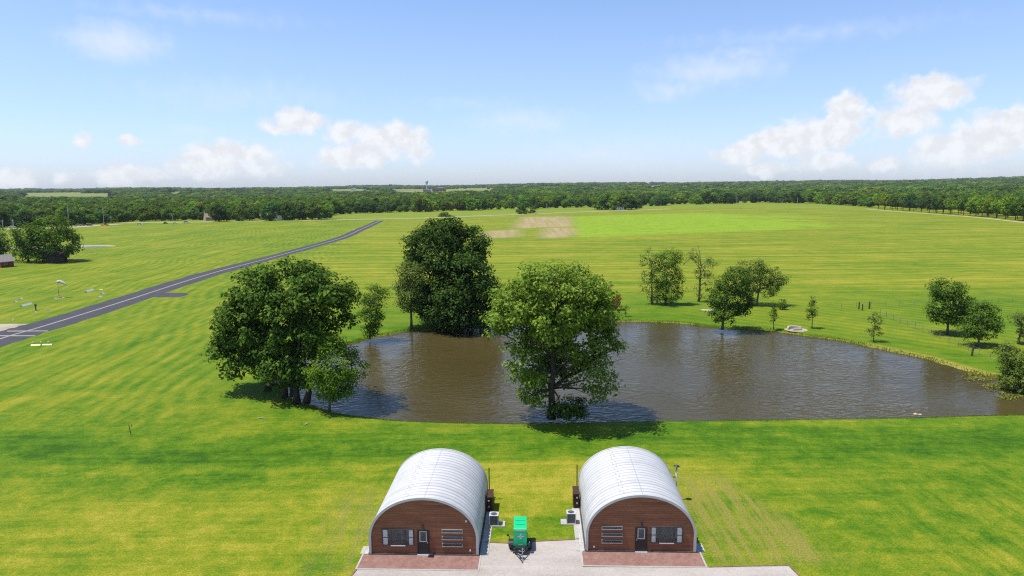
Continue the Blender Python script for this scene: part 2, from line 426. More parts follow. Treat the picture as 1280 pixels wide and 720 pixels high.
def mesh_grid(name, V, nx, ny):
    me = bpy.data.meshes.new(name)
    idx = np.arange(nx*ny).reshape(ny, nx)
    q = np.stack([idx[:-1, :-1], idx[:-1, 1:], idx[1:, 1:], idx[1:, :-1]], -1).reshape(-1, 4)
    me.vertices.add(len(V)); me.vertices.foreach_set('co', V.astype(np.float32).ravel())
    me.loops.add(q.size); me.loops.foreach_set('vertex_index', q.ravel().astype(np.int32))
    me.polygons.add(len(q)); me.polygons.foreach_set('loop_start', np.arange(0, q.size, 4, dtype=np.int32))
    me.update(calc_edges=True); me.validate()
    me.polygons.foreach_set('use_smooth', np.ones(len(q), bool))
    return me
gm = mesh_grid('ground', np.stack([gx, gy, gz], -1), len(xs), len(ys))
a = gm.attributes.new('shore', 'FLOAT', 'POINT'); a.data.foreach_set('value', sd.astype(np.float32))
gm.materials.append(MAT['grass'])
ground = bpy.data.objects.new('ground', gm); COL.objects.link(ground); tag(ground, kind='structure')

# water ------------------------------------------------------------
def water_material():
    m = N('pond_water', .09, .5); p = m.pos(); m.b.inputs['IOR'].default_value = 1.33
    f = m.noise(p, .05, 3)
    m.col(m.ramp(f, [(.3, (.046,.036,.011)), (.7, (.057,.045,.015))])); m.b.inputs['Specular IOR Level'].default_value = .20
    w1 = m.noise(m.mapping(p, (1.0, 1.7, 1), R_(-28)), .60, 1.5, .5, .9)
    w2 = m.noise(m.mapping(p, (1.0, 1.5, 1), R_(18)), 1.5, 1.5, .55, .5)
    w3 = m.noise(p, 6.0, 2, .5)
    h = m.math('ADD', w1, m.math('MULTIPLY', w2, .22)); h = m.math('ADD', h, m.math('MULTIPLY', w3, .015))
    calm = m.rng(m.noise(p, .035, 2), .38, .62, .35, 1.25)
    m.bump(m.math('MULTIPLY', h, calm), 1.0, .19)
    return m.mat
cen = shore.mean(0)
dirs = shore-np.roll(shore, 1, 0)
nrm = np.stack([dirs[:, 1], -dirs[:, 0]], -1); nrm /= np.linalg.norm(nrm, axis=1)[:, None]+1e-9
t0 = shore+nrm*.5
if np.mean(signed_dist(t0[:, 0], t0[:, 1], shore)) < 0: nrm = -nrm
wpts = shore+nrm*1.2
MAT['water'] = water_material()
wo = MB().poly([tuple(q) for q in wpts], 0).build('pond_water', MAT['water'], loc=(0,0,WATER_Z)); tag(wo, kind='structure')

# fields, roads ----------------------------------------------------
def sheet(name, px, mat, z, wob=0.0, sub=6):
    P = np.array([at(x, y) for x, y in px]); out = []
    for i in range(len(P)):
        a_, b_ = P[i], P[(i+1) % len(P)]
        for t in np.linspace(0, 1, sub, endpoint=False):
            q = a_+(b_-a_)*t
            if wob: q = q+_nr.normal(0, wob, 2)
            out.append(tuple(q))
    o = MB().poly(out, z).build(name, mat); tag(o, kind='structure'); return o
def field_mat(name, dark, mid, light, sx, sy, rz):
    m = N(name, .95, .05); p = m.pos()
    f = m.noise(m.mapping(p, (sx, sy, 1), rz), 1.0, 5, .65, .3); g = m.noise(p, .08, 5, .7)
    v = m.math('ADD', m.math('MULTIPLY', f, .6), m.math('MULTIPLY', g, .4))
    m.bump(m.noise(p, 1.5, 3), .6, .2)
    return m.col(m.ramp(v, [(.32, dark), (.5, mid), (.68, light)]))
MAT['hayfield'] = field_mat('pale_hay_field', (.10,.135,.03), (.145,.175,.045), (.20,.21,.065), .004, .03, 0)
MAT['verge'] = field_mat('roadside_meadow', (.095,.15,.012), (.14,.185,.020), (.20,.215,.04), .004, .06, R_(2))
sheet('meadow', [(480,272.5),(560,270.5),(640,267),(725,264.3),(800,261.5),(860,259.6),(960,259.3),(1060,260.5),(1080,259),(1020,255),(960,253),(850,255.5),(745,258.5),(640,260.5),(560,263.5),(480,265.5),(420,268),(410,272)], MAT['verge'], .006)
def road_mat():
    m = N('asphalt', .9, .2); p = m.pos()
    f = m.noise(p, .3, 5, .65); g = m.noise(p, 4, 4, .7)
    return m.col(m.ramp(m.math('ADD', m.math('MULTIPLY', f, .6), m.math('MULTIPLY', g, .4)), [(.3, (.034,.034,.040)), (.7, (.062,.061,.069))]))
MAT['asphalt'] = road_mat()
MAT['gravel_road'] = plain('pale_gravel_road', (.30,.27,.20), .95, .05, 0, .2, .3)
MAT['paint'] = plain('worn_line_paint', (.24,.22,.20), .8, .1, 0, .15, .8)
MAT['white'] = plain('white_paint', (.42,.42,.40), .5, .3, 0, .06)
MAT['yellow'] = plain('yellow_paint', (.68,.60,.24), .5, .3, 0, .1)
def strip(name, ctr, hw, mat, z, kind='structure', closed=False):
    P = np.array(ctr, float); b = MB(); n = len(P)
    T = np.gradient(P, axis=0); T /= np.linalg.norm(T, axis=1)[:, None]
    Nn = np.stack([-T[:, 1], T[:, 0]], -1)
    hw = np.full(n, hw) if np.isscalar(hw) else np.array(hw)
    for i in range(n):
        b.v.append((*(P[i]+Nn[i]*hw[i]), z)); b.v.append((*(P[i]-Nn[i]*hw[i]), z))
    for i in range(n-1): b.f.append((2*i, 2*i+1, 2*i+3, 2*i+2))
    return tag(b.build(name, mat), kind=kind)
def smooth_line(px, k=8):
    P = np.array([at(x, y) for x, y in px]); P = np.vstack([2*P[0]-P[1], P, 2*P[-1]-P[-2]]); out = []
    for i in range(1, len(P)-2):
        for t in np.linspace(0, 1, k, endpoint=False):
            p0, p1, p2, p3 = P[i-1:i+3]
            out.append(.5*((2*p1)+(-p0+p2)*t+(2*p0-5*p1+4*p2-p3)*t*t+(-p0+3*p1-3*p2+p3)*t**3))
    out.append(P[-2]); return out
edgeU = smooth_line([(-60,437),(0,414),(43,403),(153,370),(260,338.3),(340,318.6),(416,298),(446,286),(469,276)])
edgeL = smooth_line([(-60,459),(0,434.5),(76,409.6),(153,385),(260,348),(345,323.5),(432,298.4),(457,287),(480,276)])
bq = MB()
for p_, q_ in zip([np.array(e)+_nr.normal(0, .22, 2) for e in edgeU], [np.array(e)+_nr.normal(0, .22, 2) for e in edgeL]): bq.v += [(p_[0], p_[1], .012), (q_[0], q_[1], .012)]
for i in range(len(edgeU)-1): bq.f.append((2*i, 2*i+2, 2*i+3, 2*i+1))
tag(bq.build('road', MAT['asphalt']), kind='structure')
ctr = [(np.array(p_)*.5+np.array(q_)*.5) for p_, q_ in zip(edgeU, edgeL)]
strip('road_marking', ctr, .30, MAT['paint'], .018)
sheet('path', [(178,371.5),(200,366.2),(232,366),(236,368.3),(224,371.5)], MAT['asphalt'], .007, 0, 2)
sheet('path', [(-50,405),(38,404.8),(18,411),(0,416.6),(-50,433)], MAT['gravel_road'], .009, 0, 2)
sheet('road_marking', [(9,413.4),(60,413.2),(60,414.2),(9,414.5)], MAT['paint'], .019, 0, 2)
sheet('road_marking', [(-5,419.2),(44,419.3),(44,420.3),(-5,420.3)], MAT['paint'], .019, 0, 2)
strip('road', smooth_line([(150,278.5),(240,277.6),(320,276.3),(400,275.2),(480,273.6),(542,272),(640,268.2),(725,265),(800,262.4),(837,261)]), 4.5, MAT['gravel_road'], .02)
strip('road', smooth_line([(1082,261),(1120,264.2),(1180,268.5),(1230,272.6),(1290,279.3),(1340,285)]), 2.6, MAT['gravel_road'], .02)
strip('road', smooth_line([(-20,286.5),(40,285.5),(90,284),(130,281.2),(150,280)]), 6.5, MAT['gravel_road'], .02)
MAT['sand'] = plain('pale_sand', (.30,.26,.19), .95, .05, 0, .15, .8)
c_ = at(110, 308); tag(MB().disc((0,0), 13, 9, 0, 40, .06).build('path', MAT['sand'], loc=(c_[0], c_[1], .01)), kind='structure')
c_ = at(25, 310); tag(MB().disc((0,0), 17, 7, 0, 40, .06).build('path', MAT['gravel_road'], loc=(c_[0], c_[1], .01)), kind='structure')
m_ = N('shallow_water', .4, .1); m_.col((.11,.13,.12)); c_ = at(117, 308.5)
tag(MB().disc((0,0), 7, 5, 0, 40, .08).build('water', m_.mat, loc=(c_[0], c_[1], .02)), kind='structure')

# far pale fields that show between the woods on the rising ground
def far_sheet(px, mat, z=1.0):
    P = [at_h(x, y) for x, y in px]; b = MB(); n = len(P); rows = 10
    # quads between the near edge (first half) and the far edge (second half reversed)
    h_ = n//2; A = np.array(P[:h_]); B = np.array(P[h_:][::-1])
    for i in range(rows+1):
        for j in range(h_):
            q = A[j]*(1-i/rows)+B[j]*(i/rows); b.v.append((q[0], q[1], float(hill(q[0], q[1]))+z))
    for i in range(rows):
        for j in range(h_-1):
            b.f.append((i*h_+j, i*h_+j+1, (i+1)*h_+j+1, (i+1)*h_+j))
    return tag(b.build('field', mat), kind='structure')

# ------------------------------------------------------------------ trees
def leaf_mesh(name, C, Nn, size, mat, aspect=.62, r=None):
    """C: leaf centres (n,3); Nn: normals; one small folded leaf spray per entry"""
    r = r or rng; n = len(C)
    Nn = Nn/(np.linalg.norm(Nn, axis=1)[:, None]+1e-9)
    t = r.normal(size=(n, 3)); U = np.cross(Nn, t); U /= np.linalg.norm(U, axis=1)[:, None]+1e-9
    V = np.cross(Nn, U)
    s = size*r.uniform(.6, 1.35, (n, 1))
    a_, b_ = U*s*.5, V*s*.5*aspect
    k = Nn*s*.12
    P = np.stack([C-a_, C-b_*1.0+k-a_*.1, C+a_, C+b_+k-a_*.1], 1).reshape(-1, 3)
    me = bpy.data.meshes.new(name); me.vertices.add(4*n); me.vertices.foreach_set('co', P.astype(np.float32).ravel())
    me.loops.add(4*n); me.loops.foreach_set('vertex_index', np.arange(4*n, dtype=np.int32))
    me.polygons.add(n); me.polygons.foreach_set('loop_start', np.arange(0, 4*n, 4, dtype=np.int32))
    me.update(calc_edges=True); me.materials.append(mat); return me
def ball(r, n):
    d = r.normal(size=(n, 3)); return d/np.linalg.norm(d, axis=1)[:, None]
def crown_points(lobes, dens, cl_r, per, r, hang=0.0, shell=.55):
    """lobes: (x,y,z,rx,ry,rz). leaf clumps fill the lobes, mostly near their skin"""
    CC, NN, KK = [], [], []
    for (x, y, z, rx, ry, rz) in lobes:
        area = 4*math.pi*((rx*ry)**1.6/3+(rx*rz)**1.6/3+(ry*rz)**1.6/3)**(1/1.6)
        n = max(4, int(dens*area/(math.pi*cl_r*cl_r)))
        d = ball(r, n); rad = (shell+(1-shell)*r.uniform(0, 1, (n, 1))**.6)*r.uniform(.92, 1.12, (n, 1))
        rad = np.where(r.uniform(0, 1, (n, 1)) < .16, r.uniform(1.02, 1.27, (n, 1)), rad)
        c = np.array([x, y, z])+d*rad*np.array([rx, ry, rz])
        buried = np.zeros(n, bool)
        for (x2, y2, z2, a2, b2, c2) in lobes:
            if (x2, y2, z2) != (x, y, z): buried |= np.linalg.norm((c-np.array([x2, y2, z2]))/np.array([a2, b2, c2]), axis=1) < .66
        c, d = c[~buried], d[~buried]; n = len(c)
        if n == 0: continue
        KK.append(c)
        cs = cl_r*r.uniform(.45, 1.55, n)
        for i in range(n):
            m = max(5, int(per*(cs[i]/cl_r)**2*r.uniform(.6, 1.3)))
            o = ball(r, m)*(r.uniform(0, 1, (m, 1))**.45)*cs[i]*np.array([1.15, 1.15, .72])
            o[:, 2] -= hang*np.hypot(o[:, 0], o[:, 1])
            CC.append(c[i]+o)
            NN.append(o/cs[i]*.8+d[i]*.45+np.array([0, 0, .70])+r.normal(size=(m, 3))*.42)
    return np.vstack(CC), np.vstack(NN), np.vstack(KK)
def limb(b, p, q, r0, r1, r, bend=.12, n=5, sides=6):
    p = np.array(p, float); q = np.array(q, float); L = np.linalg.norm(q-p)
    off = r.normal(size=3)*L*bend; off[2] = abs(off[2])*.6
    pts = []; rad = []
    for t in np.linspace(0, 1, n):
        pts.append(tuple(p+(q-p)*t+off*math.sin(math.pi*t)*.7+r.normal(size=3)*L*.012*(0 < t < 1))); rad.append(r0*(1-t)+r1*t)
    b.tube(pts, rad, sides); return pts
def make_tree(name, base_px, lobes_px, label, leaf='leaf_mid', cat='tree', leaf_size=.34, dens=1.5, cl_r=.95, per=42, tr=.22, bark='bark',
              seed=1, lean=(0, 0), deep=0.0, deep_top=0, stems=1, twigs=40, shell=.55, bare=None, dy=None, hang=0.0, depth_k=.95, group=None, dloc=0.0, trunk_to=None):
    r = np.random.default_rng(seed)
    bx, by = at(*base_px); by += dloc; bx *= by/(by-dloc)
    depth = by*math.cos(PITCH)+H*math.sin(PITCH); sc = depth/FPX
    L = []
    LP = []
    xl = min(q[0]-q[2] for q in lobes_px); xr = max(q[0]+q[2] for q in lobes_px); cxp = (xl+xr)/2
    for q in lobes_px:
        rx = q[2]*sc
        if deep and q[2] > 12 and (not deep_top or q[1] < deep_top):
            wd = deep*math.sqrt(max(0, ((xr-xl)/2)**2-(q[0]-cxp)**2))*sc
            for k in ((-.62, .62) if wd < 4.5 else (-.72, 0, .72)): LP.append((q, wd*k*r.uniform(.8, 1.1)))
        else: LP.append((q, q[4] if len(q) > 4 else r.uniform(-.35, .35)*rx))
    for q, yo in LP:
        x, z = on_depth(q[0], q[1], by+yo); k = (depth+yo)/depth; rx, rz = q[2]*sc*k, q[3]*sc*k
        L.append((x-bx, yo, z, rx, min(rx, rz*1.2+rx*.3)*depth_k, rz))
    root = empty(name, (bx, by, -.02), 0, label, cat, group)
    top = max(l[2] for l in L); crx = float(np.average([l[0] for l in L], weights=[l[3] for l in L]))
    b = MB(); limbs_from = []
    zc = trunk_to if trunk_to else top*.92
    for s_ in range(stems):
        sx = (s_-(stems-1)/2)*tr*2.6
        ex = crx*.8+sx*2.5+lean[0]
        pts = []; rad = []
        nseg = 8
        for i in range(nseg+1):
            t = i/nseg
            pts.append((sx+(ex-sx)*t**1.4+r.normal()*tr*.25*(i > 0), r.normal()*tr*.3*(i > 0), t*zc))
            rad.append(tr*(1.35 if i == 0 else 1)*(1-t)**.8/(1 if stems == 1 else 1.25)+.02)
        b.tube(pts, rad, 9); limbs_from.append(pts)
    C, Nn, K = crown_points(L, dens, cl_r, per, r, hang, shell)
    keep = C[:, 2] > .15; C, Nn = C[keep], Nn[keep]
    ends = []
    for l in L:
        pts = limbs_from[r.integers(len(limbs_from))]
        zt = max(.25*zc, min(l[2]-.35*math.hypot(l[0]-crx, l[1])-l[5]*.3, .85*zc))
        i = int(np.argmin([abs(p[2]-zt) for p in pts])); i = max(1, i)
        ends.append(limb(b, pts[i], (l[0], l[1], l[2]), tr*.38*(1-.6*i/len(pts))+.03, .03, r))
    for k in r.choice(len(K), min(twigs, len(K)), replace=False):
        e = ends[int(np.argmin([np.linalg.norm(np.array(p[-1])-K[k]) for p in ends]))]
        j = r.integers(2, len(e)); limb(b, e[j], K[k], .035+.05*tr, .012, r, .08, 4, 5)
    if bare:
        for (qx, qy) in bare:
            x, z = on_depth(qx, qy, by); pts = limbs_from[0]
            i = max(1, min(len(pts)-2, int(np.argmin([abs(p[2]-z*.62) for p in pts]))))
            lp = limb(b, pts[i], (x-bx, r.uniform(-.6, .6), z), tr*.35, .015, r, .08, 6)
            for _ in range(6):
                j = r.integers(2, 5); q = np.array(lp[j])+r.normal(size=3)*np.array([.7, .7, .4])+np.array([0, 0, .7]); limb(b, lp[j], q, .03, .01, r, .1, 4, 4)
    b.build('trunk', MAT[bark], root, smooth=True)
    me = leaf_mesh('crown', C, Nn, leaf_size, MAT[leaf], r=r)
    o = bpy.data.objects.new('crown', me); COL.objects.link(o); o.parent = root
    return root

# group on the left bank
BIG = dict(leaf_size=.54, dens=.92, cl_r=1.2, per=62, bark='bark_dark')
make_tree('shade_tree', (335,488), [(302,402,28,32),(293,434,22,22),(318,438,24,22),(322,368,30,26),(280,430,13,15),(300,455,20,12,-1),(318,458,20,11,-2.5),(290,400,18,20,-3),(322,420,26,22,-4)],
          'leftmost broad dark tree of the clump, overhanging the lawn west of the pond', 'leaf_dark', seed=21, deep=.75, deep_top=432, tr=.42, **BIG)
make_tree('shade_tree', (361,496), [(352,360,32,26),(365,400,32,32),(352,432,26,24),(378,352,28,19),(338,352,18,14),(345,455,22,20,-2),(366,462,18,20,-3),(352,474,12,11,-1)],
          'tall dark central tree of the clump on the left bank', 'leaf_dark', seed=22, deep=.75, deep_top=425, tr=.45, stems=2, **BIG)
make_tree('shade_tree', (377,503), [(402,362,34,25),(414,392,24,28),(398,420,25,28),(394,452,17,20,-1),(384,470,12,14,-2),(386,386,26,26),(428,370,15,14)],
          'dark thick-trunked tree on the pond side of the left bank clump', 'leaf_dark', seed=23, deep=.75, deep_top=415, tr=.5, stems=2, **BIG)
make_tree('young_tree', (411.8,513.5), [(418,436,18,20),(422,458,30,20),(420,478,30,15),(414,492,16,8)],
          'small bright green tree standing in front of the clump at the water edge', 'leaf_light', seed=24, tr=.15, dens=2.0, cl_r=.75, per=34, leaf_size=.32)
make_tree('young_tree', (462,424), [(467,376,16,20),(464,396,15,16),(462,412,8,8)],
          'slim green tree on the far-left bank, right of the dark clump', 'leaf_mid', seed=25, tr=.16, dens=2.0, cl_r=.9, per=34)
# dark pair at the far bank
make_tree('shade_tree', (560,407.5), [(554,292,22,17),(530,308,21,17),(582,305,23,18),(556,322,36,18),(514,322,9,11),(598,312,9,10),(562,352,26,26,3),(545,380,22,20,3)],
          'tall round-topped very dark tree behind the brown pond', 'leaf_deep', seed=31, deep=.6, tr=.6, bark='bark_dark', leaf_size=.6, cl_r=1.6, per=64, dens=1.2, dloc=5)
make_tree('shade_tree', (588,409), [(582,346,25,23),(602,372,19,20),(563,370,22,24),(590,392,33,16),(575,398,26,10,-2),(609,352,9,9),(612,370,12,15),(606,388,16,14),(556,392,17,13),(588,368,24,20)],
          'lower dark tree spreading to the waterline in front of the tall round-topped one', 'leaf_deep', seed=32, deep=.75, tr=.5, bark='bark_dark', leaf_size=.6, cl_r=1.5, per=64, dens=1.25)
make_tree('pale_tree', (514,410), [(512,342,17,16),(520,366,20,18),(506,364,13,15),(524,346,13,14),(514,378,16,10)],
          'thin grey-green tree with pale trunk leaning beside the very dark pair', 'leaf_grey', seed=33, tr=.26, dens=1.9, cl_r=.95, per=36, leaf_size=.36, twigs=50)
# the big cottonwood
make_tree('cottonwood_tree', (689,523), [(692,348,38,16,0),(657,366,28,19,-1.5),(726,360,28,18,1.0),(643,394,26,19,-1),(619,408,13,11,0),(744,378,22,17,0),(700,384,40,24,2),
          (690,402,34,20,-2.5),(754,400,14,13,0),(724,418,20,16,-1),(735,442,18,15,0),(718,444,18,14,-2.5),(704,458,14,13,2.5),(728,462,14,13,1),(655,430,20,15,-2),(672,430,20,17,2),(700,430,24,17,3),(748,424,17,16,-1),(762,418,11,11,1),(690,455,14,12,3),(660,458,22,20,-3),(662,462,20,20,2.5),(667,491,20,17,-1.5),(680,474,12,18,2),(746,452,17,17,2),(749,473,15,21,-2),(738,488,9,10,1),(714,476,9,12,3),(690,440,22,14,3.5),(700,505,12,9,-.5),(771,434,8,5,.5),(634,376,14,12,.5)],
          'big airy cottonwood standing alone on the near dam, in front of the pond', 'leaf_cotton', seed=41, deep=.8, deep_top=415, tr=.46, bark='bark_dark', dens=.80, cl_r=1.0, per=56, leaf_size=.44, twigs=120, bare=[(775,428),(780,447),(768,440)], trunk_to=15.5)
make_tree('shrub', (712,524), [(700,512,12,11),(718,508,14,12),(714,518,19,8)],
          'dark dense bush at the foot of the big cottonwood', 'leaf_dark', cat='bush', seed=42, tr=.06, dens=1.5, cl_r=.5, per=40, leaf_size=.24)
# trees on the strip beyond the pond
make_tree('pale_tree', (815,380), [(812,323,10,11),(813,342,10,12),(820,364,11,14),(806,352,6,14)],
          'sparse slender tree, leftmost beyond the pond', 'leaf_grey', seed=51, tr=.2, dens=.85, cl_r=.85, per=24, leaf_size=.38)
make_tree('shade_tree', (832,381), [(838,324,13,12),(828,345,14,14),(836,364,16,13),(846,345,7,14),(826,330,8,10)],
          'fuller green tree close beside the leftmost slender one beyond the pond', 'leaf_mid', seed=52, tr=.22, dens=1.49, cl_r=.9, per=32, leaf_size=.38)
make_tree('pale_tree', (873.4,377), [(865,322,8,9),(874,352,8,16),(885,352,9,12),(889,327,6,8),(880,338,7,9)],
          'half-dead tree with bare top twigs beyond the pond', 'leaf_grey', seed=53, tr=.26, dens=.75, cl_r=.8, per=22, leaf_size=.36, bare=[(869,308),(860,318),(879,316),(888,322),(872,305)])
make_tree('shade_tree', (903,412), [(918,352,20,17),(912,372,22,18),(905,390,18,12),(926,376,15,16),(902,370,12,16)],
          'dense dark green tree leaning at the far water edge', 'leaf_dark', seed=54, tr=.24, dens=1.82, cl_r=.85, per=36, leaf_size=.36)
make_tree('shade_tree', (946,382), [(940,338,16,13),(955,347,17,13),(969,344,11,8),(962,360,13,12),(978,350,5,8),(936,355,12,18)],
          'wide yellowish-green tree behind the dense leaning one', 'leaf_willow', seed=55, tr=.26, dens=1.55, cl_r=.9, per=32, leaf_size=.38)
make_tree('sapling', (967,412), [(966,394,5,10),(967,382,3,6)], 'thin sapling by the water, right of the dense leaning tree', 'leaf_mid', seed=56, tr=.07, dens=1.0, cl_r=.45, per=20, leaf_size=.26, twigs=12)
make_tree('sapling', (978,387), [(978,382,6,4),(978,377,4,5)], 'little bushy conifer standing in the mown strip', 'leaf_mid', seed=57, tr=.07, dens=1.2, cl_r=.45, per=26, leaf_size=.26, twigs=8)
make_tree('sapling', (1015,410.5), [(1015,390,6,11),(1015,376,3,8)], 'upright narrow sapling beside the pale fire pit', 'leaf_mid', seed=58, tr=.08, dens=1.0, cl_r=.45, per=22, leaf_size=.26, twigs=14)
make_tree('sapling', (1092,427.5), [(1094,402,7,12),(1093,414,8,6),(1090,396,3,6)], 'lone loose sapling right at the right-hand shore', 'leaf_grey', seed=59, tr=.08, dens=.9, cl_r=.5, per=22, leaf_size=.26, twigs=16)
make_tree('shade_tree', (1184,418), [(1184,362,17,14),(1180,384,19,17),(1200,378,16,18),(1190,396,22,9),(1168,392,8,7)],
          'larger round maple inside the wire fence', 'leaf_dark', seed=61, tr=.22, dens=1.82, cl_r=.85, per=36, leaf_size=.36)
make_tree('shade_tree', (1222.5,433), [(1228,394,17,13),(1225,411,22,12),(1240,405,10,12)],
          'smaller round maple to the right inside the wire fence', 'leaf_dark', seed=62, tr=.18, dens=1.82, cl_r=.75, per=34, leaf_size=.33)
make_tree('pale_tree', (1273,430), [(1272,400,10,10),(1284,408,12,14),(1274,418,6,6)],
          'crooked tree at the picture edge above the willow scrub', 'leaf_grey', seed=63, tr=.2, dens=1.1, cl_r=.7, per=28, leaf_size=.3)
make_tree('willow_shrub', (1276,486), [(1259,437,10,9),(1272,446,18,12),(1282,460,18,16),(1276,474,22,12),(1262,456,10,10)],
          'pale willow scrub at the corner of the pond', 'leaf_willow', cat='bush', seed=64, tr=.12, stems=3, dens=1.82, cl_r=.6, per=36, leaf_size=.27, hang=.4)
# trees far left, by the sheds
make_tree('shade_tree', (36,327.5), [(33,296,15,15),(28,312,13,9),(44,306,12,14),(24,302,8,8)], 'smaller dark tree left of the tree sheltering the shed', 'leaf_mid', seed=71, deep=.4, tr=.4, bark='bark_dark', dens=.8, cl_r=1.9, per=40, leaf_size=.9)
make_tree('shade_tree', (66,327), [(62,288,22,15),(78,303,19,14),(54,306,17,14),(86,298,12,12),(66,316,18,8),(70,280,14,8)], 'large spreading dark tree over the dark shed', 'leaf_mid', seed=72, deep=.5, tr=.5, bark='bark_dark', dens=.8, cl_r=2.1, per=44, leaf_size=.9)
make_tree('shade_tree', (-2,326), [(2,305,8,15),(-6,298,12,16),(-4,314,12,10)], 'dark tree cut off by the left picture edge', 'leaf_dark', seed=73, tr=.4, bark='bark_dark', dens=1.2, cl_r=1.6, per=34, leaf_size=.75)
# rust shrub + small plant beyond the pond
make_tree('shrub', (771,387.5), [(770,381,5.5,6),(772,373,4.5,5)], 'rust-brown withered bush just right of the cottonwood crown', 'leaf_rust', cat='bush', seed=81, tr=.05, dens=1.5, cl_r=.5, per=30, leaf_size=.28, twigs=8)
make_tree('sapling', (782,396), [(781,386,3.5,3),(782,389,2,3)], 'tiny dark sapling with its shadow right of the rust-brown bush', 'leaf_dark', seed=82, tr=.05, dens=1.2, cl_r=.35, per=18, leaf_size=.22, twigs=4)
# lone bushes in the far meadow
make_tree('shrub', (653,267.3), [(652,260,5,5),(654,264,6,4),(649,264,4,3)], 'left bush of the pair beside the far gravel road', 'leaf_dark', cat='bush', seed=83, tr=.15, dens=1.3, cl_r=1.6, per=30, leaf_size=.9, twigs=4)
make_tree('shrub', (667,266.8), [(667,261.5,4.5,4),(665,264,4,3)], 'right bush of the pair beside the far gravel road', 'leaf_dark', cat='bush', seed=84, tr=.15, dens=1.3, cl_r=1.5, per=30, leaf_size=.9, twigs=4)
make_tree('shrub', (555.5,271), [(555.5,268,4.5,3),(551,270,3,1.5),(561,270,3,1.5)], 'single bush by the far road above the tall dark tree', 'leaf_dark', cat='bush', seed=85, tr=.15, dens=1.3, cl_r=1.5, per=30, leaf_size=.9, twigs=4)

# ------------------------------------------------------------------ the woods
def wood_variant(seed, h=12.0, w=10.0, low=.12, n_l=7, leaf='leaf_wood', lsize=.85, per=20, dens=1.1):
    r = np.random.default_rng(seed); L = []
    for i in range(n_l):
        a_ = r.uniform(0, 6.28); k = r.uniform(.12, .30)*w; z = h*r.uniform(low+.22, .78)
        s = r.uniform(.20, .31)*w*(1.15-.4*abs(z/h-.5)); L.append((k*math.cos(a_), k*math.sin(a_), z, s, s, s*r.uniform(.75, 1.0)))
    L.append((0, 0, h*.80, .22*w, .22*w, h*.17)); L.append((0, 0, h*(low+.25), .34*w, .34*w, h*.2))
    C, Nn, K = crown_points(L, dens, 1.05, per, r, 0, .6)
    C[:, 2] = np.maximum(C[:, 2], h*low)
    me = leaf_mesh('crown', C, Nn, lsize, MAT[leaf], r=r)
    b = MB(); b.tube([(0,0,-.3),(r.normal()*.1,0,h*.3),(r.normal()*.3,r.normal()*.2,h*.7)], [.34,.26,.08], 7)
    for l in L[:4]: limb(b, (0, 0, h*max(.15, low)), (l[0], l[1], l[2]), .14, .04, r, .1, 4, 5)
    tm = bpy.data.meshes.new('trunk'); tm.from_pydata(b.v, [], b.f); tm.update(); tm.materials.append(MAT['bark_dark'])
    return me, tm
EDGE = [wood_variant(100+i, 12, 11, .02) for i in range(6)]
ROWT = [wood_variant(200+i, 12, 9.5, .22, 8) for i in range(5)]
FARV = [wood_variant(300+i, 12, 13, .0, 6, lsize=1.6, per=10, dens=.9)[0] for i in range(5)]
def place_wood_tree(var, x, y, z, sx, sz, rz, label, group, name='tree'):
    root = empty(name, (x, y, z), rz, label, 'tree', group); root.scale = (sx, sx, sz)
    for nm, me in (('trunk', var[1]), ('crown', var[0])):
        o = bpy.data.objects.new(nm, me); COL.objects.link(o); o.parent = root
    return root
def interp_px(line, x):
    return float(np.interp(x, [p[0] for p in line], [p[1] for p in line]))
WOODLINE = [(-30,285.5),(0,284),(40,283.5),(80,282),(130,278.8),(160,277.2),(240,274.6),(330,273.8),(400,272.5),(415,268),(480,265.6),(560,263.5),(640,261),(725,259.2),(745,258.6),(800,258.2),(850,255.4),(960,253),(1020,254.6),(1060,256.8),(1095,259.5)]
wr = np.random.default_rng(77)
def edge_run(x0, x1, step, dpy, hs, label, group, skip=()):
    x = x0
    while x < x1:
        y = interp_px(WOODLINE, x)-dpy+wr.normal()*.25
        gx_, gy_ = at(x, y); d = gy_
        hgt = wr.uniform(*hs); s = hgt/12
        if not any(a_ < x < b_ for a_, b_ in skip):
            place_wood_tree(EDGE[wr.integers(len(EDGE))], gx_, gy_, -.2, s*wr.uniform(.85, 1.25), s, wr.uniform(0, 6.28), label, group)
        x += step*wr.uniform(.65, 1.3)
edge_run(-25, 412, 9.5, .0, (6.5, 15.5), 'leafy tree in the front edge of the wood behind the left-hand meadow', 'front trees of the wood on the left', skip=((259,272),(327,333),(344,352)))
edge_run(-25, 412, 11, 1.8, (9.5, 15.0), 'leafy tree in the front edge of the wood behind the left-hand meadow', 'front trees of the wood on the left')
edge_run(412, 735, 8.5, .0, (7.0, 17.5), 'leafy tree in the front edge of the wood beyond the tilled plots', 'front trees of the wood in the middle')
edge_run(738, 1098, 8.5, .0, (9.0, 21.0), 'leafy tree in the front edge of the wood beyond the bright crop', 'front trees of the wood on the right')
for (x, y, h_) in [(747,261.8,17),(757,262.2,20),(768,262.5,19),(779,262.3,20),(789,261.6,17),(796,261.2,14)]:
    gx_, gy_ = at(x, y); place_wood_tree(EDGE[wr.integers(6)], gx_, gy_, 0, h_/12*1.05, h_/12, wr.uniform(0, 6), 'dark tall tree of the grove that juts out to the far road', 'grove jutting out to the road')
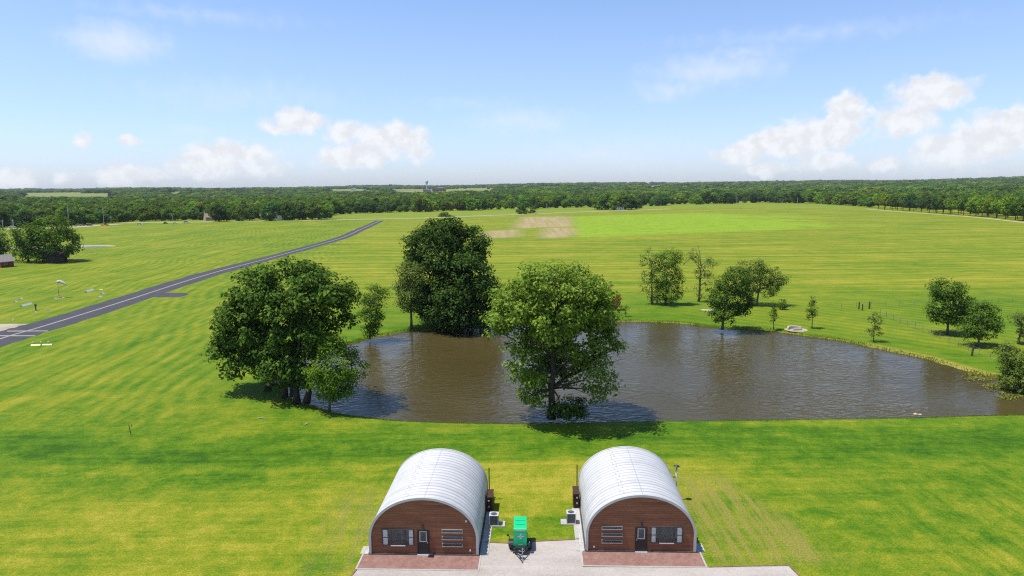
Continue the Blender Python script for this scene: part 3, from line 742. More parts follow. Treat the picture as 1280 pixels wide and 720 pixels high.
for (x, y, h_) in [(274,277.0,16),(283,276.6,12),(300,276.2,13),(312,275.8,12),(338,275.8,17),(359,275.3,17),(366,275.2,14),(378,274.8,14),(391,274.6,17),(399,274.4,15),(409,274.0,14)]:
    gx_, gy_ = at(x, y); place_wood_tree(EDGE[wr.integers(6)], gx_, gy_, 0, h_/12*1.0, h_/12, wr.uniform(0, 6), 'dark bushy tree at the far road near the white house', 'trees round the far houses')
LANE = [(1098,261.6),(1120,263.0),(1180,267.2),(1230,271.4),(1290,277.6),(1340,283.5)]
def row_run(dpy, step, hs, label, group):
    x = 1098
    while x < 1330:
        y = interp_px(LANE, x)-dpy+wr.normal()*.2; gx_, gy_ = at(x, y); hgt = wr.uniform(*hs); s = hgt/12
        place_wood_tree(ROWT[wr.integers(len(ROWT))], gx_, gy_, 0, s*wr.uniform(.62, .85), s, wr.uniform(0, 6.28), label, group)
        x += step*wr.uniform(.7, 1.3)*(1+(x-1098)/500)
row_run(.25, 7.2, (15, 19.5), 'tall tree with bare lower trunk in the front row beside the pale lane', 'tree row along the right-hand lane')
row_run(2.2, 8.5, (15, 20), 'tree standing right behind the front row along the pale lane', 'second tree row behind the lane')

# the mass of the woods behind: one object
woods_src = bpy.data.collections.new('wood_sources')
for i, (me) in enumerate([e[0] for e in EDGE]+FARV):
    o = bpy.data.objects.new('wood_crown', me); woods_src.objects.link(o)
FIELD_GAPS = [(735,772,231.8,234.6),(860,880,229.6,232.0),(287,312,239.2,241.0),(329,350,238.6,240.2),(18,152,242.2,246.8),(205,232,240.0,243.4),(396,470,237.0,239.6),(480,570,236.8,240.6),(570,625,235.6,239.0),(800,832,231.5,234.6),(884,908,232.2,234.6)]
PTS = []; SCL = []; VI = []
def scatter(d0, d1, spacing, hs, ws, var0, var1):
    amin, amax = R_(-40), R_(41)
    n = int((d1*d1-d0*d0)*(amax-amin)/2/spacing**2)
    d = np.sqrt(wr.uniform(d0*d0, d1*d1, n)); a_ = wr.uniform(amin, amax, n)
    X = d*np.sin(a_); Y = d*np.cos(a_); hh = wr.uniform(*hs, n)
    for x, y, h_ in zip(X, Y, hh):
        gr = math.sin(x/310+1.3*math.sin(y/270))+math.sin(y/410+1.7*math.sin(x/350+2))+.6*math.sin((x+y)/130)
        if d0 > 3000 and gr < wr.uniform(-1.1, -.2): continue
        if d0 > 1500: h_ *= 1+.16*gr
        jit = wr.normal()*7
        z0 = float(hill(x, y)); bx, by = proj(x, y, z0); tx, ty = proj(x, y, z0+h_)
        if bx < 1098:
            if by > interp_px(WOODLINE, bx)-2.0: continue
        elif by > interp_px(LANE, bx)-4.2: continue
        if d0 < 6000 and any(g0 < bx+jit < g1 and by > gt-.3 and ty < gb-.2 and by < gb+12 and (by < gb or ty < gb-.6) for g0, g1, gt, gb in FIELD_GAPS): continue
        PTS.append((x, y, z0-.3)); s = h_/12; SCL.append((s*wr.uniform(*ws), s)); VI.append(wr.integers(var0, var1))
scatter(560, 1600, 12.5, (7, 16.5), (.75, 1.15), 0, 6)
scatter(1600, 3200, 19, (9, 16), (1.1, 1.9), 6, 11)
scatter(3200, 6600, 32, (8, 19), (1.1, 2.2), 6, 11)
scatter(6300, 9500, 34, (10, 24), (1.2, 2.4), 6, 11)
wm = bpy.data.meshes.new('woods'); wm.from_pydata(PTS, [], []); wm.update()
at1 = wm.attributes.new('sc', 'FLOAT_VECTOR', 'POINT'); at1.data.foreach_set('vector', np.array([(s[0], s[0], s[1]) for s in SCL], np.float32).ravel())
at2 = wm.attributes.new('vi', 'INT', 'POINT'); at2.data.foreach_set('value', np.array(VI, np.int32))
at3 = wm.attributes.new('rt', 'FLOAT_VECTOR', 'POINT'); at3.data.foreach_set('vector', np.stack([np.zeros(len(VI)), np.zeros(len(VI)), wr.uniform(0, 6.28, len(VI))], -1).astype(np.float32).ravel())
woods = bpy.data.objects.new('woods', wm); COL.objects.link(woods); tag(woods, 'broad mass of green woodland reaching to the horizon behind the front trees', 'woods', kind='stuff')
ng = bpy.data.node_groups.new('woods_nodes', 'GeometryNodeTree')
ng.interface.new_socket('Geometry', in_out='INPUT', socket_type='NodeSocketGeometry'); ng.interface.new_socket('Geometry', in_out='OUTPUT', socket_type='NodeSocketGeometry')
gi = ng.nodes.new('NodeGroupInput'); go = ng.nodes.new('NodeGroupOutput'); ip = ng.nodes.new('GeometryNodeInstanceOnPoints')
ci = ng.nodes.new('GeometryNodeCollectionInfo'); ci.inputs[0].default_value = woods_src; ci.inputs['Separate Children'].default_value = True; ci.inputs['Reset Children'].default_value = True
def named(nm, typ):
    nd = ng.nodes.new('GeometryNodeInputNamedAttribute'); nd.data_type = typ; nd.inputs[0].default_value = nm
    return nd.outputs[0]
ng.links.new(gi.outputs[0], ip.inputs['Points']); ng.links.new(ci.outputs[0], ip.inputs['Instance']); ip.inputs['Pick Instance'].default_value = True
ng.links.new(named('vi', 'INT'), ip.inputs['Instance Index']); ng.links.new(named('sc', 'FLOAT_VECTOR'), ip.inputs['Scale']); ng.links.new(named('rt', 'FLOAT_VECTOR'), ip.inputs['Rotation'])
ng.links.new(ip.outputs[0], go.inputs[0])
woods.modifiers.new('woods_nodes', 'NODES').node_group = ng
print('wood instances', len(PTS))
far_sheet([(18,246.4),(60,246.6),(152,246.0),(152,241.2),(60,241.6),(18,242)], MAT['hayfield'])
far_sheet([(205,243.2),(232,243.2),(229,240),(202,240)], MAT['hayfield'])
far_sheet([(396,238.6),(440,238.8),(480,238.6),(480,236.2),(440,236.4),(396,236.4)], MAT['hayfield'])
far_sheet([(560,239.6),(590,239.8),(625,239),(625,235.2),(590,235.2),(560,235.6)], MAT['hayfield'])

# grass fringe along the banks ------------------------------------------------
def fringe():
    r = np.random.default_rng(9); C = []; n_all = 22000
    seg = r.integers(0, len(shore_wob), n_all); t = r.uniform(0, 1, n_all)[:, None]
    P = shore_wob[seg]*(1-t)+np.roll(shore_wob, -1, 0)[seg]*t
    P = P+nrm[seg]*(r.uniform(-.05, 1.0, n_all)**1)[:, None]
    dens = .5+.5*np.sin(seg*.35)*np.sin(seg*.083+1); ok = r.uniform(0, 1, n_all) < .35+.65*dens
    P = P[ok]; n = len(P)
    z = WATER_Z*(1-smooth(np.maximum(signed_dist(P[:, 0], P[:, 1], shore_wob), 0)/1.6))
    h = r.uniform(.12, .42, n)*r.choice([.7, 1, 1.5], n, p=[.5, .4, .1])*np.where(P[:, 1] < 90, .5, .9); w = r.uniform(.03, .07, n); a_ = r.uniform(0, 6.28, n)
    lean = r.normal(size=(n, 2))*.35*h[:, None]
    B0 = np.stack([P[:, 0]-w*np.cos(a_), P[:, 1]-w*np.sin(a_), z-.02], -1); B1 = np.stack([P[:, 0]+w*np.cos(a_), P[:, 1]+w*np.sin(a_), z-.02], -1)
    T = np.stack([P[:, 0]+lean[:, 0], P[:, 1]+lean[:, 1], z+h], -1)
    V = np.stack([B0, B1, T], 1).reshape(-1, 3)
    me = bpy.data.meshes.new('bank_grass'); me.vertices.add(3*n); me.vertices.foreach_set('co', V.astype(np.float32).ravel())
    me.loops.add(3*n); me.loops.foreach_set('vertex_index', np.arange(3*n, dtype=np.int32))
    me.polygons.add(n); me.polygons.foreach_set('loop_start', np.arange(0, 3*n, 3, dtype=np.int32)); me.update(calc_edges=True)
    me.materials.append(leaf_material('bank_grass_blades', (.10,.17,.008), (.14,.21,.010), (.19,.23,.02), .4))
    o = bpy.data.objects.new('bank_grass', me); COL.objects.link(o); tag(o, 'uncut fringe of grass along the pond bank', 'grass', kind='stuff')
fringe()
# floating weed at the right end of the pond + sandy spit
MAT['weed'] = leaf_material('pond_weed', (.10,.12,.02), (.15,.16,.03), (.22,.20,.05), .2)
def weed_patch(pts):
    r = np.random.default_rng(4); C = []
    for (px, py, rx, ry, n) in pts:
        u = r.normal(size=(n, 2))*.5
        for k in u:
            x, y = at(px+k[0]*rx, py+k[1]*ry, WATER_Z); C.append((x, y, WATER_Z+r.uniform(.02, .16)))
    C = np.array(C); Nn = np.stack([r.normal(size=len(C))*.5, r.normal(size=len(C))*.5, np.ones(len(C))], -1)
    me = leaf_mesh('water_weed', C, Nn, .30, MAT['weed'], r=r); o = bpy.data.objects.new('water_weed', me); COL.objects.link(o)
    tag(o, 'yellow-green weed floating at the right end of the pond', 'water weed', kind='stuff')
weed_patch([(1228,473,22,4,420),(1246,483,18,4,420),(1262,489,16,4,420),(1260,496,12,4,380),(1274,492,14,5,420),(1218,468,10,2,120)])

# ------------------------------------------------------------------ the two huts
def siding():
    m = N('brown_plank_siding', .55, .3); o = m.obj(); x, y, z = m.sep(o)
    row = m.math('FLOOR', m.math('DIVIDE', z, .19)); fr = m.math('FRACT', m.math('DIVIDE', z, .19))
    cx = m.n('ShaderNodeCombineXYZ'); m.set(cx.inputs[0], m.math('MULTIPLY', x, .35)); m.set(cx.inputs[2], m.math('MULTIPLY', row, 3.7))
    f = m.noise(cx.outputs[0], 1.0, 3); g = m.noise(m.mapping(o, (.7, 1, 9)), 2.2, 4, .6)
    v = m.math('ADD', m.math('MULTIPLY', f, .65), m.math('MULTIPLY', g, .35))
    c = m.ramp(v, [(.30, (.135,.050,.026)), (.5, (.225,.086,.043)), (.70, (.31,.125,.065))])
    gr = m.rng(fr, .03, .09); c = m.mix(gr, (.075,.028,.016,1), c)
    m.bump(gr, .5, .015); return m.col(c)
def galv(name):
    m = N(name, .42, .5); m.b.inputs['Metallic'].default_value = .12
    uv = m.t.nodes.new('ShaderNodeUVMap').outputs[0]; u, v, _ = m.sep(uv)
    o = m.obj(); f = m.noise(o, .8, 5, .6); st = m.noise(m.mapping(uv, (1.2, 9, 1)), 1.0, 4, .6)
    panel = m.math('FLOOR', m.math('DIVIDE', v, LEN/NRIB)); wn = m.n('ShaderNodeTexWhiteNoise', _noise_dimensions='1D'); m.set(wn.inputs['W'], panel)
    k = m.math('ADD', m.math('MULTIPLY', f, .5), m.math('MULTIPLY', st, .3)); k = m.math('ADD', k, m.math('MULTIPLY', wn.outputs[0], .2))
    c = m.ramp(k, [(.3, (.40,.398,.395)), (.7, (.53,.527,.52))])
    # lapped panel ends: a dark hairline, its place jumping a little from panel to panel
    for s_, wdt, off in ((2.6, .022, .0), (5.9, .055, .26), (7.6, .035, .0), (4.3, .016, .2)):
        jit = m.math('MULTIPLY', m.math('GREATER_THAN', m.math('FRACT', m.math('MULTIPLY', panel, .5)), .25), off) if off else 0.0
        dd = m.math('ABSOLUTE', m.math('SUBTRACT', u, m.math('ADD', jit, s_)))
        c = m.mix(m.math('MULTIPLY', m.math('LESS_THAN', dd, wdt), .5), c, (.20,.205,.225,1))
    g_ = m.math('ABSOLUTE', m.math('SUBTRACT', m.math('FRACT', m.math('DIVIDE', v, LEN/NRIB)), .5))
    c = m.mix(m.math('MULTIPLY', m.rng(g_, .24, .03), .72), c, (.21,.215,.235,1))  # rib grooves: dirty lap lines, with groove shading painted into the colour
    m.b.inputs['Roughness'].default_value = .5
    return m.col(c)
NRIB = 19; LEN = 10.5
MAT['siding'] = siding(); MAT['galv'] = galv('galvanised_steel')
MAT['trim'] = plain('light_steel_trim', (.46,.465,.47), .5, .4, .2, .06)
MAT['black'] = plain('black_paint', (.018,.018,.020), .4, .4, 0, .2)
MAT['dark'] = plain('charcoal_metal', (.045,.047,.052), .5, .4, 0, .2)
MAT['slot'] = plain('grey_window_trim', (.24,.235,.225), .6, .3, 0, .1)
MAT['curtain'] = plain('white_curtain', (.86,.84,.80), .9, .1, 0, .08, 6)
MAT['interior'] = plain('dim_room', (.055,.060,.068), .9, .1, 0, .6, 1.2)
m_ = N('window_glass', .04, .5); m_.b.inputs['Transmission Weight'].default_value = 0
tr_ = m_.n('ShaderNodeBsdfTransparent'); gl_ = m_.n('ShaderNodeBsdfGlossy', Roughness=.03); gl_.inputs['Color'].default_value = (.8,.85,.9,1)
fr_ = m_.n('ShaderNodeFresnel', IOR=1.35); mx_ = m_.n('ShaderNodeMixShader'); m_.t.links.new(m_.math('ADD', fr_.outputs[0], .01), mx_.inputs[0]); m_.t.links.new(tr_.outputs[0], mx_.inputs[1]); m_.t.links.new(gl_.outputs[0], mx_.inputs[2])
m_.t.links.new(mx_.outputs[0], m_.out.inputs['Surface']); MAT['glass'] = m_.mat
MAT['concrete'] = plain('pale_concrete', (.32,.305,.28), .9, .1, 0, .12, 2)
MAT['wood_dark'] = plain('dark_brown_boards', (.052,.024,.017), .7, .2, 0, .25, 5)
MAT['chrome'] = plain('bright_steel', (.55,.55,.55), .3, .5, .7, .1)

WALL_H, A_IN, B_IN, LEN = 1.42, 4.2, 3.22, 10.5
def profile(off, n=64):
    pts = []; P = []
    a_, b_ = A_IN+off, B_IN+off
    for z in np.linspace(0, WALL_H, 6)[:-1]: pts.append((-a_, z))
    for t in np.linspace(math.pi, 0, n): pts.append((a_*math.cos(t), WALL_H+b_*math.sin(t)))
    for z in np.linspace(WALL_H, 0, 6)[1:]: pts.append((a_, z))
    return pts
def make_hut(loc, rz, mir, label):
    root = empty('quonset_hut', loc, rz, label, 'hut', 'metal arch huts'); root['group'] = 'corrugated arch huts'
    # shell
    base = profile(.13); nrmv = []
    for i in range(len(base)):
        p0 = base[max(i-1, 0)]; p1 = base[min(i+1, len(base)-1)]; d = Vector((p1[0]-p0[0], p1[1]-p0[1])).normalized(); nrmv.append((-d.y, d.x))
    arc = [0.0]
    for i in range(1, len(base)): arc.append(arc[-1]+math.dist(base[i], base[i-1]))
    pitch = LEN/NRIB; per = 8; ny = NRIB*per
    V = []; UV = []
    for j in range(ny+1):
        y = LEN*j/ny; ph = (j % per)/per
        o_ = -.075*math.exp(-((ph-.5)/.17)**2)+.02
        for i, (x, z) in enumerate(base):
            V.append((x+nrmv[i][0]*o_, y, z+nrmv[i][1]*o_)); UV.append((arc[i], y))
    n = len(base); F = []
    for j in range(ny):
        for i in range(n-1): F.append((j*n+i, j*n+i+1, (j+1)*n+i+1, (j+1)*n+i))
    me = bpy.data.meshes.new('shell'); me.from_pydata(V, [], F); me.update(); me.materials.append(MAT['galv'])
    uvl = me.uv_layers.new(name='UVMap')
    for lp in me.loops: uvl.data[lp.index].uv = UV[lp.vertex_index]
    me.polygons.foreach_set('use_smooth', [True]*len(me.polygons))
    so = bpy.data.objects.new('shell', me); COL.objects.link(so); so.parent = root
    # arch trim front
    def band(y0, y1, o0, o1):
        b = MB(); P0, P1 = profile(o0), profile(o1); k = len(P0)
        for yy in (y0, y1):
            for p in P0: b.v.append((p[0], yy, p[1]))
            for p in P1: b.v.append((p[0], yy, p[1]))
        for i in range(k-1):
            b.f += [(i, i+1, k+i+1, k+i)[::-1], (2*k+i, 2*k+i+1, 3*k+i+1, 3*k+i), (k+i, k+i+1, 3*k+i+1, 3*k+i), (i, i+1, 2*k+i+1, 2*k+i)[::-1]]
        return b
    band(-.06, .10, -.005, .19).build('arch_trim', MAT['trim'], root)
    band(LEN-.10, LEN+.06, -.005, .19).build('arch_trim', MAT['trim'], root)
    MB().prism(profile(-.01), .06, .16).build('front_wall', MAT['siding'], root)
    MB().prism(profile(-.01), LEN-.16, LEN-.06).build('rear_wall', MAT['siding'], root)
    MB().box(-A_IN-.19, A_IN+.19, -.10, .02, -.05, .10).box(-A_IN-.26, -A_IN-.16, .02, LEN, -.05, .12).box(A_IN+.16, A_IN+.26, .02, LEN, -.05, .12).build('foundation', MAT['dark'], root)
    Y = .06
    s = mir
    def bx(b, x0, x1, d0, d1, z0, z1):
        x0, x1 = sorted((x0*s, x1*s)); return b.box(x0, x1, Y-d1, Y-d0, z0, z1)
    # door (mirror keeps it near the middle)
    dx0, dx1 = -.50, .46
    d = bx(MB(), dx0+.06, dx1-.06, .004, .05, .10, 2.06).build('door', MAT['black'], root)
    fb = MB(); bx(fb, dx0, dx0+.06, .0, .075, .08, 2.12); bx(fb, dx1-.06, dx1, .0, .075, .08, 2.12); bx(fb, dx0+.06, dx1-.06, .0, .075, 2.06, 2.12); fb.build('door_frame', MAT['black'], d)
    fb = MB(); bx(fb, -.31, .27, .051, .065, 1.10, 1.16); bx(fb, -.31, .27, .051, .065, 1.94, 2.0); bx(fb, -.31, -.25, .051, .065, 1.16, 1.94); bx(fb, .21, .27, .051, .065, 1.16, 1.94); fb.build('door_window_frame', MAT['trim'], d)
    bx(MB(), -.25, .21, .052, .056, 1.16, 1.94).build('door_blind', MAT['interior'], d)
    bx(MB(), -.25, .21, .058, .060, 1.16, 1.94).build('door_pane', MAT['glass'], d)
    bx(MB(), .32, .36, .05, .11, 1.0, 1.12).build('handle', MAT['chrome'], d)
    bx(MB(), dx0, dx1, .04, .30, .0, .09).build('threshold', MAT['trim'], d)
    # picture window with curtains
    wx0, wx1, wz0, wz1 = -3.32, -.76, .76, 2.16
    w = MB(); bx(w, wx0, wx0+.07, 0, .09, wz0, wz1); bx(w, wx1-.07, wx1, 0, .09, wz0, wz1); bx(w, wx0+.07, wx1-.07, 0, .09, wz1-.07, wz1); bx(w, wx0+.07, wx1-.07, 0, .09, wz0, wz0+.06)
    bx(w, -2.66, -2.56, 0, .085, wz0+.06, wz1-.07); bx(w, -1.52, -1.42, 0, .085, wz0+.06, wz1-.07)
    bx(w, wx0+.07, -2.66, 0, .08, 1.42, 1.47); bx(w, -1.42, wx1-.07, 0, .08, 1.42, 1.47)
    wo_ = w.build('window_frame', MAT['dark'], root)
    bx(MB(), wx0+.07, wx1-.07, .004, .012, wz0+.06, wz1-.07).build('room_beyond', MAT['interior'], wo_)
    for (a0, a1) in ((wx0+.08, wx0+.44), (wx1-.40, wx1-.08)):
        c = MB(); k = 7
        for i in range(k):
            u0 = a0+(a1-a0)*i/k; u1 = a0+(a1-a0)*(i+1)/k; bx(c, u0, u1-.004, .016, .028+.014*(i % 2), wz0+.08, wz1-.08)
        c.build('curtain', MAT['curtain'], wo_)
    bx(MB(), -2.54, -1.54, .016, .03, wz0+.07, wz0+.42).build('room_furniture', MAT['dark'], wo_)
    for (a0, a1) in ((wx0+.07, -2.66), (-2.56, -1.52), (-1.42, wx1-.07)):
        bx(MB(), a0, a1, .060, .064, wz0+.06, wz1-.07).build('pane', MAT['glass'], wo_)
    bx(MB(), -2.62, -1.46, .09, .14, wz0-.02, wz0+.04).build('sill', MAT['trim'], wo_)
    # three slot windows
    for z0 in (.70, 1.28, 1.86):
        w = MB(); bx(w, 1.46, 3.14, 0, .10, z0, z0+.05); bx(w, 1.46, 3.14, 0, .07, z0+.25, z0+.30); bx(w, 1.46, 1.53, 0, .07, z0+.05, z0+.25); bx(w, 3.07, 3.14, 0, .07, z0+.05, z0+.25)
        so_ = w.build('slot_window', MAT['slot'], root)
        bx(MB(), 1.53, 3.07, .004, .012, z0+.05, z0+.25).build('room_beyond', MAT['black'] if z0 < 1 else MAT['interior'], so_)
        bx(MB(), 1.53, 3.07, .03, .034, z0+.05, z0+.25).build('pane', MAT['glass'], so_)
    # lamp over the door, vents
    l = MB(); bx(l, -.10, .02, .0, .05, 2.38, 2.56); bx(l, -.07, -.01, .05, .20, 2.50, 2.54); bx(l, -.11, .03, .14, .26, 2.32, 2.50); l.build('wall_lamp', MAT['black'], root, bevel=.01)
    if s > 0:
        bx(MB(), 3.36, 3.52, 0, .10, 2.80, 2.95).build('wall_vent', MAT['white'], root, bevel=.02)
    bx(MB(), 3.66, 3.78, 0, .10, .32, .46).build('outlet_cover', MAT['white'], root, bevel=.01)
    return root
YAW = R_(-2.2)
HUT_L = (-7.22, 52.70); HUT_R = (10.12, 52.86)
hutL = make_hut((*HUT_L, .0), YAW, 1, 'arched corrugated metal hut left of the green trailer, picture window left of its door')
hutR = make_hut((*HUT_R, .0), YAW, -1, 'arched corrugated metal hut right of the green trailer, picture window right of its door')
def loc_of(h, x, y, z=0.0):
    c, s = math.cos(YAW), math.sin(YAW); return (h[0]+c*x-s*y, h[1]+s*x+c*y, z)
# flue at the rear right of the right hut
fl = empty('flue_pipe', loc_of(HUT_R, A_IN+.42, LEN-.9), YAW, 'white flue pipe with black cap on the right hut outer side', 'flue')
MB().tube([(0,0,0),(0,0,3.25)], .08, 10).build('pipe', MAT['white'], fl, smooth=True)
MB().tube([(0,0,3.20),(0,0,3.28),(0,0,3.44)], [.14,.30,.05], 12).build('cap', MAT['black'], fl)
MB().box(-.30, 0, -.05, .05, 2.2, 2.28).build('bracket', MAT['dark'], fl)
# utility closets with service mast, mirrored on the facing sides
def closet(h, side, label):
    o = empty('utility_closet', loc_of(h, side*(A_IN+.28), LEN-2.9), YAW, label, 'utility closet', 'utility closets on the hut sides')
    x0, x1 = sorted((0, side*.52))
    MB().box(x0, x1, 0, 1.7, 0, 1.35).build('body', MAT['wood_dark'], o, bevel=.015)
    MB().box(x0-.03, x1+.03, -.03, 1.73, 1.35, 1.40).build('lid', MAT['wood_dark'], o)
    for z in (.45, .98):
        xa, xb = sorted((side*.12, side*.26)); MB().box(xa, xb, -.05, -.002, z, z+.13).build('meter_cover', MAT['white'], o, bevel=.01)
    xm = side*.06
    MB().tube([(xm, 2.6, 0), (xm, 2.6, 3.1)], .05, 8).build('service_mast', MAT['black'], o)
    return o
closet(HUT_L, 1, 'brown utility closet in the shade on the right flank of the left hut')
closet(HUT_R, -1, 'brown utility closet in the sun on the left flank of the right hut')
# gravel beds + kerbs along the facing sides
MAT['stones'] = plain('grey_stones', (.34,.33,.31), .95, .1, 0, .5, 14)
MAT['pebble_dark'] = plain('dark_pebbles', (.16,.16,.17), .95, .1, 0, .5, 14)
def side_bed(h, side, ln, mat):
    x0, x1 = sorted((side*(A_IN+.27), side*(A_IN+.66))); x2, x3 = sorted((side*(A_IN+.66), side*(A_IN+.94)))
    tag(MB().box(x0, x1, .0, ln, -.05, .03).build('gravel', mat, loc=(h[0], h[1], 0), rz=YAW), kind='structure')
    tag(MB().box(x2, x3, .0, ln, -.05, .05).build('kerb', MAT['concrete'], loc=(h[0], h[1], 0), rz=YAW), kind='structure')
side_bed(HUT_L, 1, LEN-2.9, MAT['stones']); side_bed(HUT_R, -1, LEN-2.9, MAT['stones']); side_bed(HUT_R, 1, 1.4, MAT['stones']); side_bed(HUT_L, -1, 1.2, MAT['stones'])
# AC units
def slat_mat():
    m = N('condenser_louvres', .5, .4); o = m.obj(); x, y, z = m.sep(o)
    f = m.math('FRACT', m.math('MULTIPLY', m.math('ADD', x, y), 14.0)); return m.col(m.mix(m.rng(f, .3, .5), (.05,.055,.06,1), (.13,.135,.145,1)))
MAT['louvre'] = slat_mat()
def ac_unit(px, base, label, plabel):
    x, y = at(*px); pw = 1.30
    pad = empty('equipment_pad', (x+base, y+.42, 0), YAW, plabel, 'pad', 'equipment pads')
    MB().box(-pw/2, pw/2, -.50, .50, -.05, .09).build('slab', MAT['concrete'], pad, bevel=.01)
    u = empty('air_conditioner', (x, y+.42, .092), YAW, label, 'air conditioner', 'outdoor air conditioners')
    MB().box(-.36, .36, -.36, .36, .02, .86).build('casing', MAT['louvre'], u, bevel=.03)
    b = MB()
    for sx in (-1, 1):
        for sy in (-1, 1): b.box(sx*.365-.03, sx*.365+.03, sy*.365-.03, sy*.365+.03, 0, .86)
    b.build('corner_post', MAT['trim'], u)
    t = MB(); P = []
    k = 28
    for i in range(k):
        a_ = 2*math.pi*i/k; c, s = math.cos(a_), math.sin(a_); q = .40/max(abs(c), abs(s)); t.v.append((c*q, s*q, .90)); t.v.append((c*.30, s*.30, .90)); t.v.append((c*.30, s*.30, .80)); t.v.append((c*q, s*q, .862))
    for i in range(k):
        j = (i+1) % k; t.f += [(4*i, 4*j, 4*j+1, 4*i+1), (4*i+1, 4*j+1, 4*j+2, 4*i+2), (4*i+3, 4*j+3, 4*j, 4*i)]
    t.build('top_cover', MAT['trim'], u)
    f = MB().disc((0,0), .30, .30, .80, 24)
    fo = f.build('fan_well', MAT['black'], u)
    g = MB(); g.tube([(0,0,.81),(0,0,.885)], .10, 12)
    for i in range(10):
        a_ = math.pi*2*i/10; g.tube([(.09*math.cos(a_), .09*math.sin(a_), .88), (.30*math.cos(a_), .30*math.sin(a_), .88)], .008, 4)
    g.build('fan_guard', MAT['dark'], u)
    b = MB()
    return u
ac_unit((617.6,658.5), .30, 'grey air conditioner beside the left hut, left of the green trailer', 'concrete pad under the air conditioner of the left hut')
ac_unit((714.3,656), -.25, 'grey air conditioner beside the right hut, right of the green trailer', 'concrete pad under the air conditioner of the right hut')

# ------------------------------------------------------------------ patios, drive
def pavers():
    m = N('red_pavers', .9, .15); o = m.obj()
    b = m.n('ShaderNodeTexBrick'); m.set(b.inputs['Vector'], m.mapping(o, (1, 1, 1), R_(0))); b.inputs['Scale'].default_value = 4.5
    b.inputs['Color1'].default_value = (.165,.078,.060,1); b.inputs['Color2'].default_value = (.235,.125,.10,1); b.inputs['Mortar'].default_value = (.19,.14,.12,1)
    b.inputs['Mortar Size'].default_value = .012; b.inputs['Bias'].default_value = -.1
    f = m.noise(o, 1.3, 5, .7)
    return m.col(m.mix(m.math('MULTIPLY', m.rng(f, .4, .7), .55), b.outputs[0], (.27,.18,.155,1)))
def drive():
    m = N('crushed_gravel', .95, .1); p = m.pos()
    f = m.noise(p, 3.0, 5, .8); g = m.noise(p, 14, 3, .8); h = m.noise(p, .25, 4, .6)
    tr = m.noise(m.mapping(p, (.08, .9, 1), R_(4)), 1.0, 3, .6)
    v = m.math('ADD', m.math('MULTIPLY', g, .40), m.math('MULTIPLY', f, .25)); v = m.math('ADD', v, m.math('MULTIPLY', h, .2)); v = m.math('ADD', v, m.math('MULTIPLY', tr, .15))
    m.bump(g, .6, .04); return m.col(m.ramp(v, [(.36, (.20,.175,.15)), (.5, (.335,.30,.27)), (.64, (.44,.405,.375))]))
MAT['paver'] = pavers(); MAT['drive'] = drive()
drive_px = [(606,678),(636,679.3),(665,677.2),(700,675.5),(727.5,674),(728.5,709),(885.5,709.5),(986,707.3),(1003,724),(1040,760),(1040,800),(380,800),(400,760),(441,718),(446,712),(598,712.3),(601,695),(603.5,684)]
sheet('driveway', drive_px, MAT['drive'], .012, .02, 8)
MAT['edging'] = plain('rusty_edging', (.17,.095,.055), .8, .2, 0, .3, 3)
def edge_strip(px, w, mat, z0, name='kerb'):
    P = [at(*q) for q in px]; b = MB()
    for i in range(len(P)-1):
        p, q = np.array(P[i]), np.array(P[i+1]); d = (q-p)/np.linalg.norm(q-p); n_ = np.array([-d[1], d[0]])*w/2
        c = [p-n_, q-n_, q+n_, p+n_]; k = len(b.v)
        b.v += [(*t, -.03) for t in c]+[(*t, z0) for t in c]
        for f in ((4,5,6,7),(0,1,5,4),(1,2,6,5),(2,3,7,6),(3,0,4,7)): b.f.append(tuple(k+i_ for i_ in f))
    return tag(b.build(name, mat), kind='structure')
edge_strip([(605.5,678),(636,679.3),(665,677.2),(700,675.5),(724,674.2)], .13, MAT['edging'], .05)
edge_strip([(886.5,709.2),(935,708),(986,707.3)], .10, MAT['edging'], .05); edge_strip([(986,707.3),(1003,724)], .12, MAT['edging'], .06)
edge_strip([(446,712),(441,718),(400,760)], .12, MAT['edging'], .05)
for h, xl, xr in ((HUT_L, -4.95, 4.62), (HUT_R, -4.82, 4.78)):
    y0 = -2.30
    tag(MB().box(xl+.14, xr-.14, y0+.14, -.11, -.05, .03).build('patio', MAT['paver'], loc=(h[0], h[1], 0), rz=YAW), kind='structure')
    b = MB(); b.box(xl, xr, y0-.02, y0+.13, -.05, .04); b.box(xl, xl+.13, y0+.133, .0, -.05, .04); b.box(xr-.13, xr, y0+.133, .0, -.05, .04)
    tag(b.build('kerb', MAT['concrete'], loc=(h[0], h[1], 0), rz=YAW), kind='structure')
mx, my, _ = loc_of(HUT_L, .62, -.32)
dm = empty('boot_tray', (mx, my, .03), YAW, 'small black tray by the door of the left hut', 'tray')
MB().box(-.22, .22, -.14, .14, 0, .03).box(-.22, .22, -.14, -.12, .03, .09).box(-.22, .22, .12, .14, .03, .09).box(-.22, -.20, -.12, .12, .03, .09).box(.20, .22, -.12, .12, .03, .09).build('tray', MAT['black'], dm)

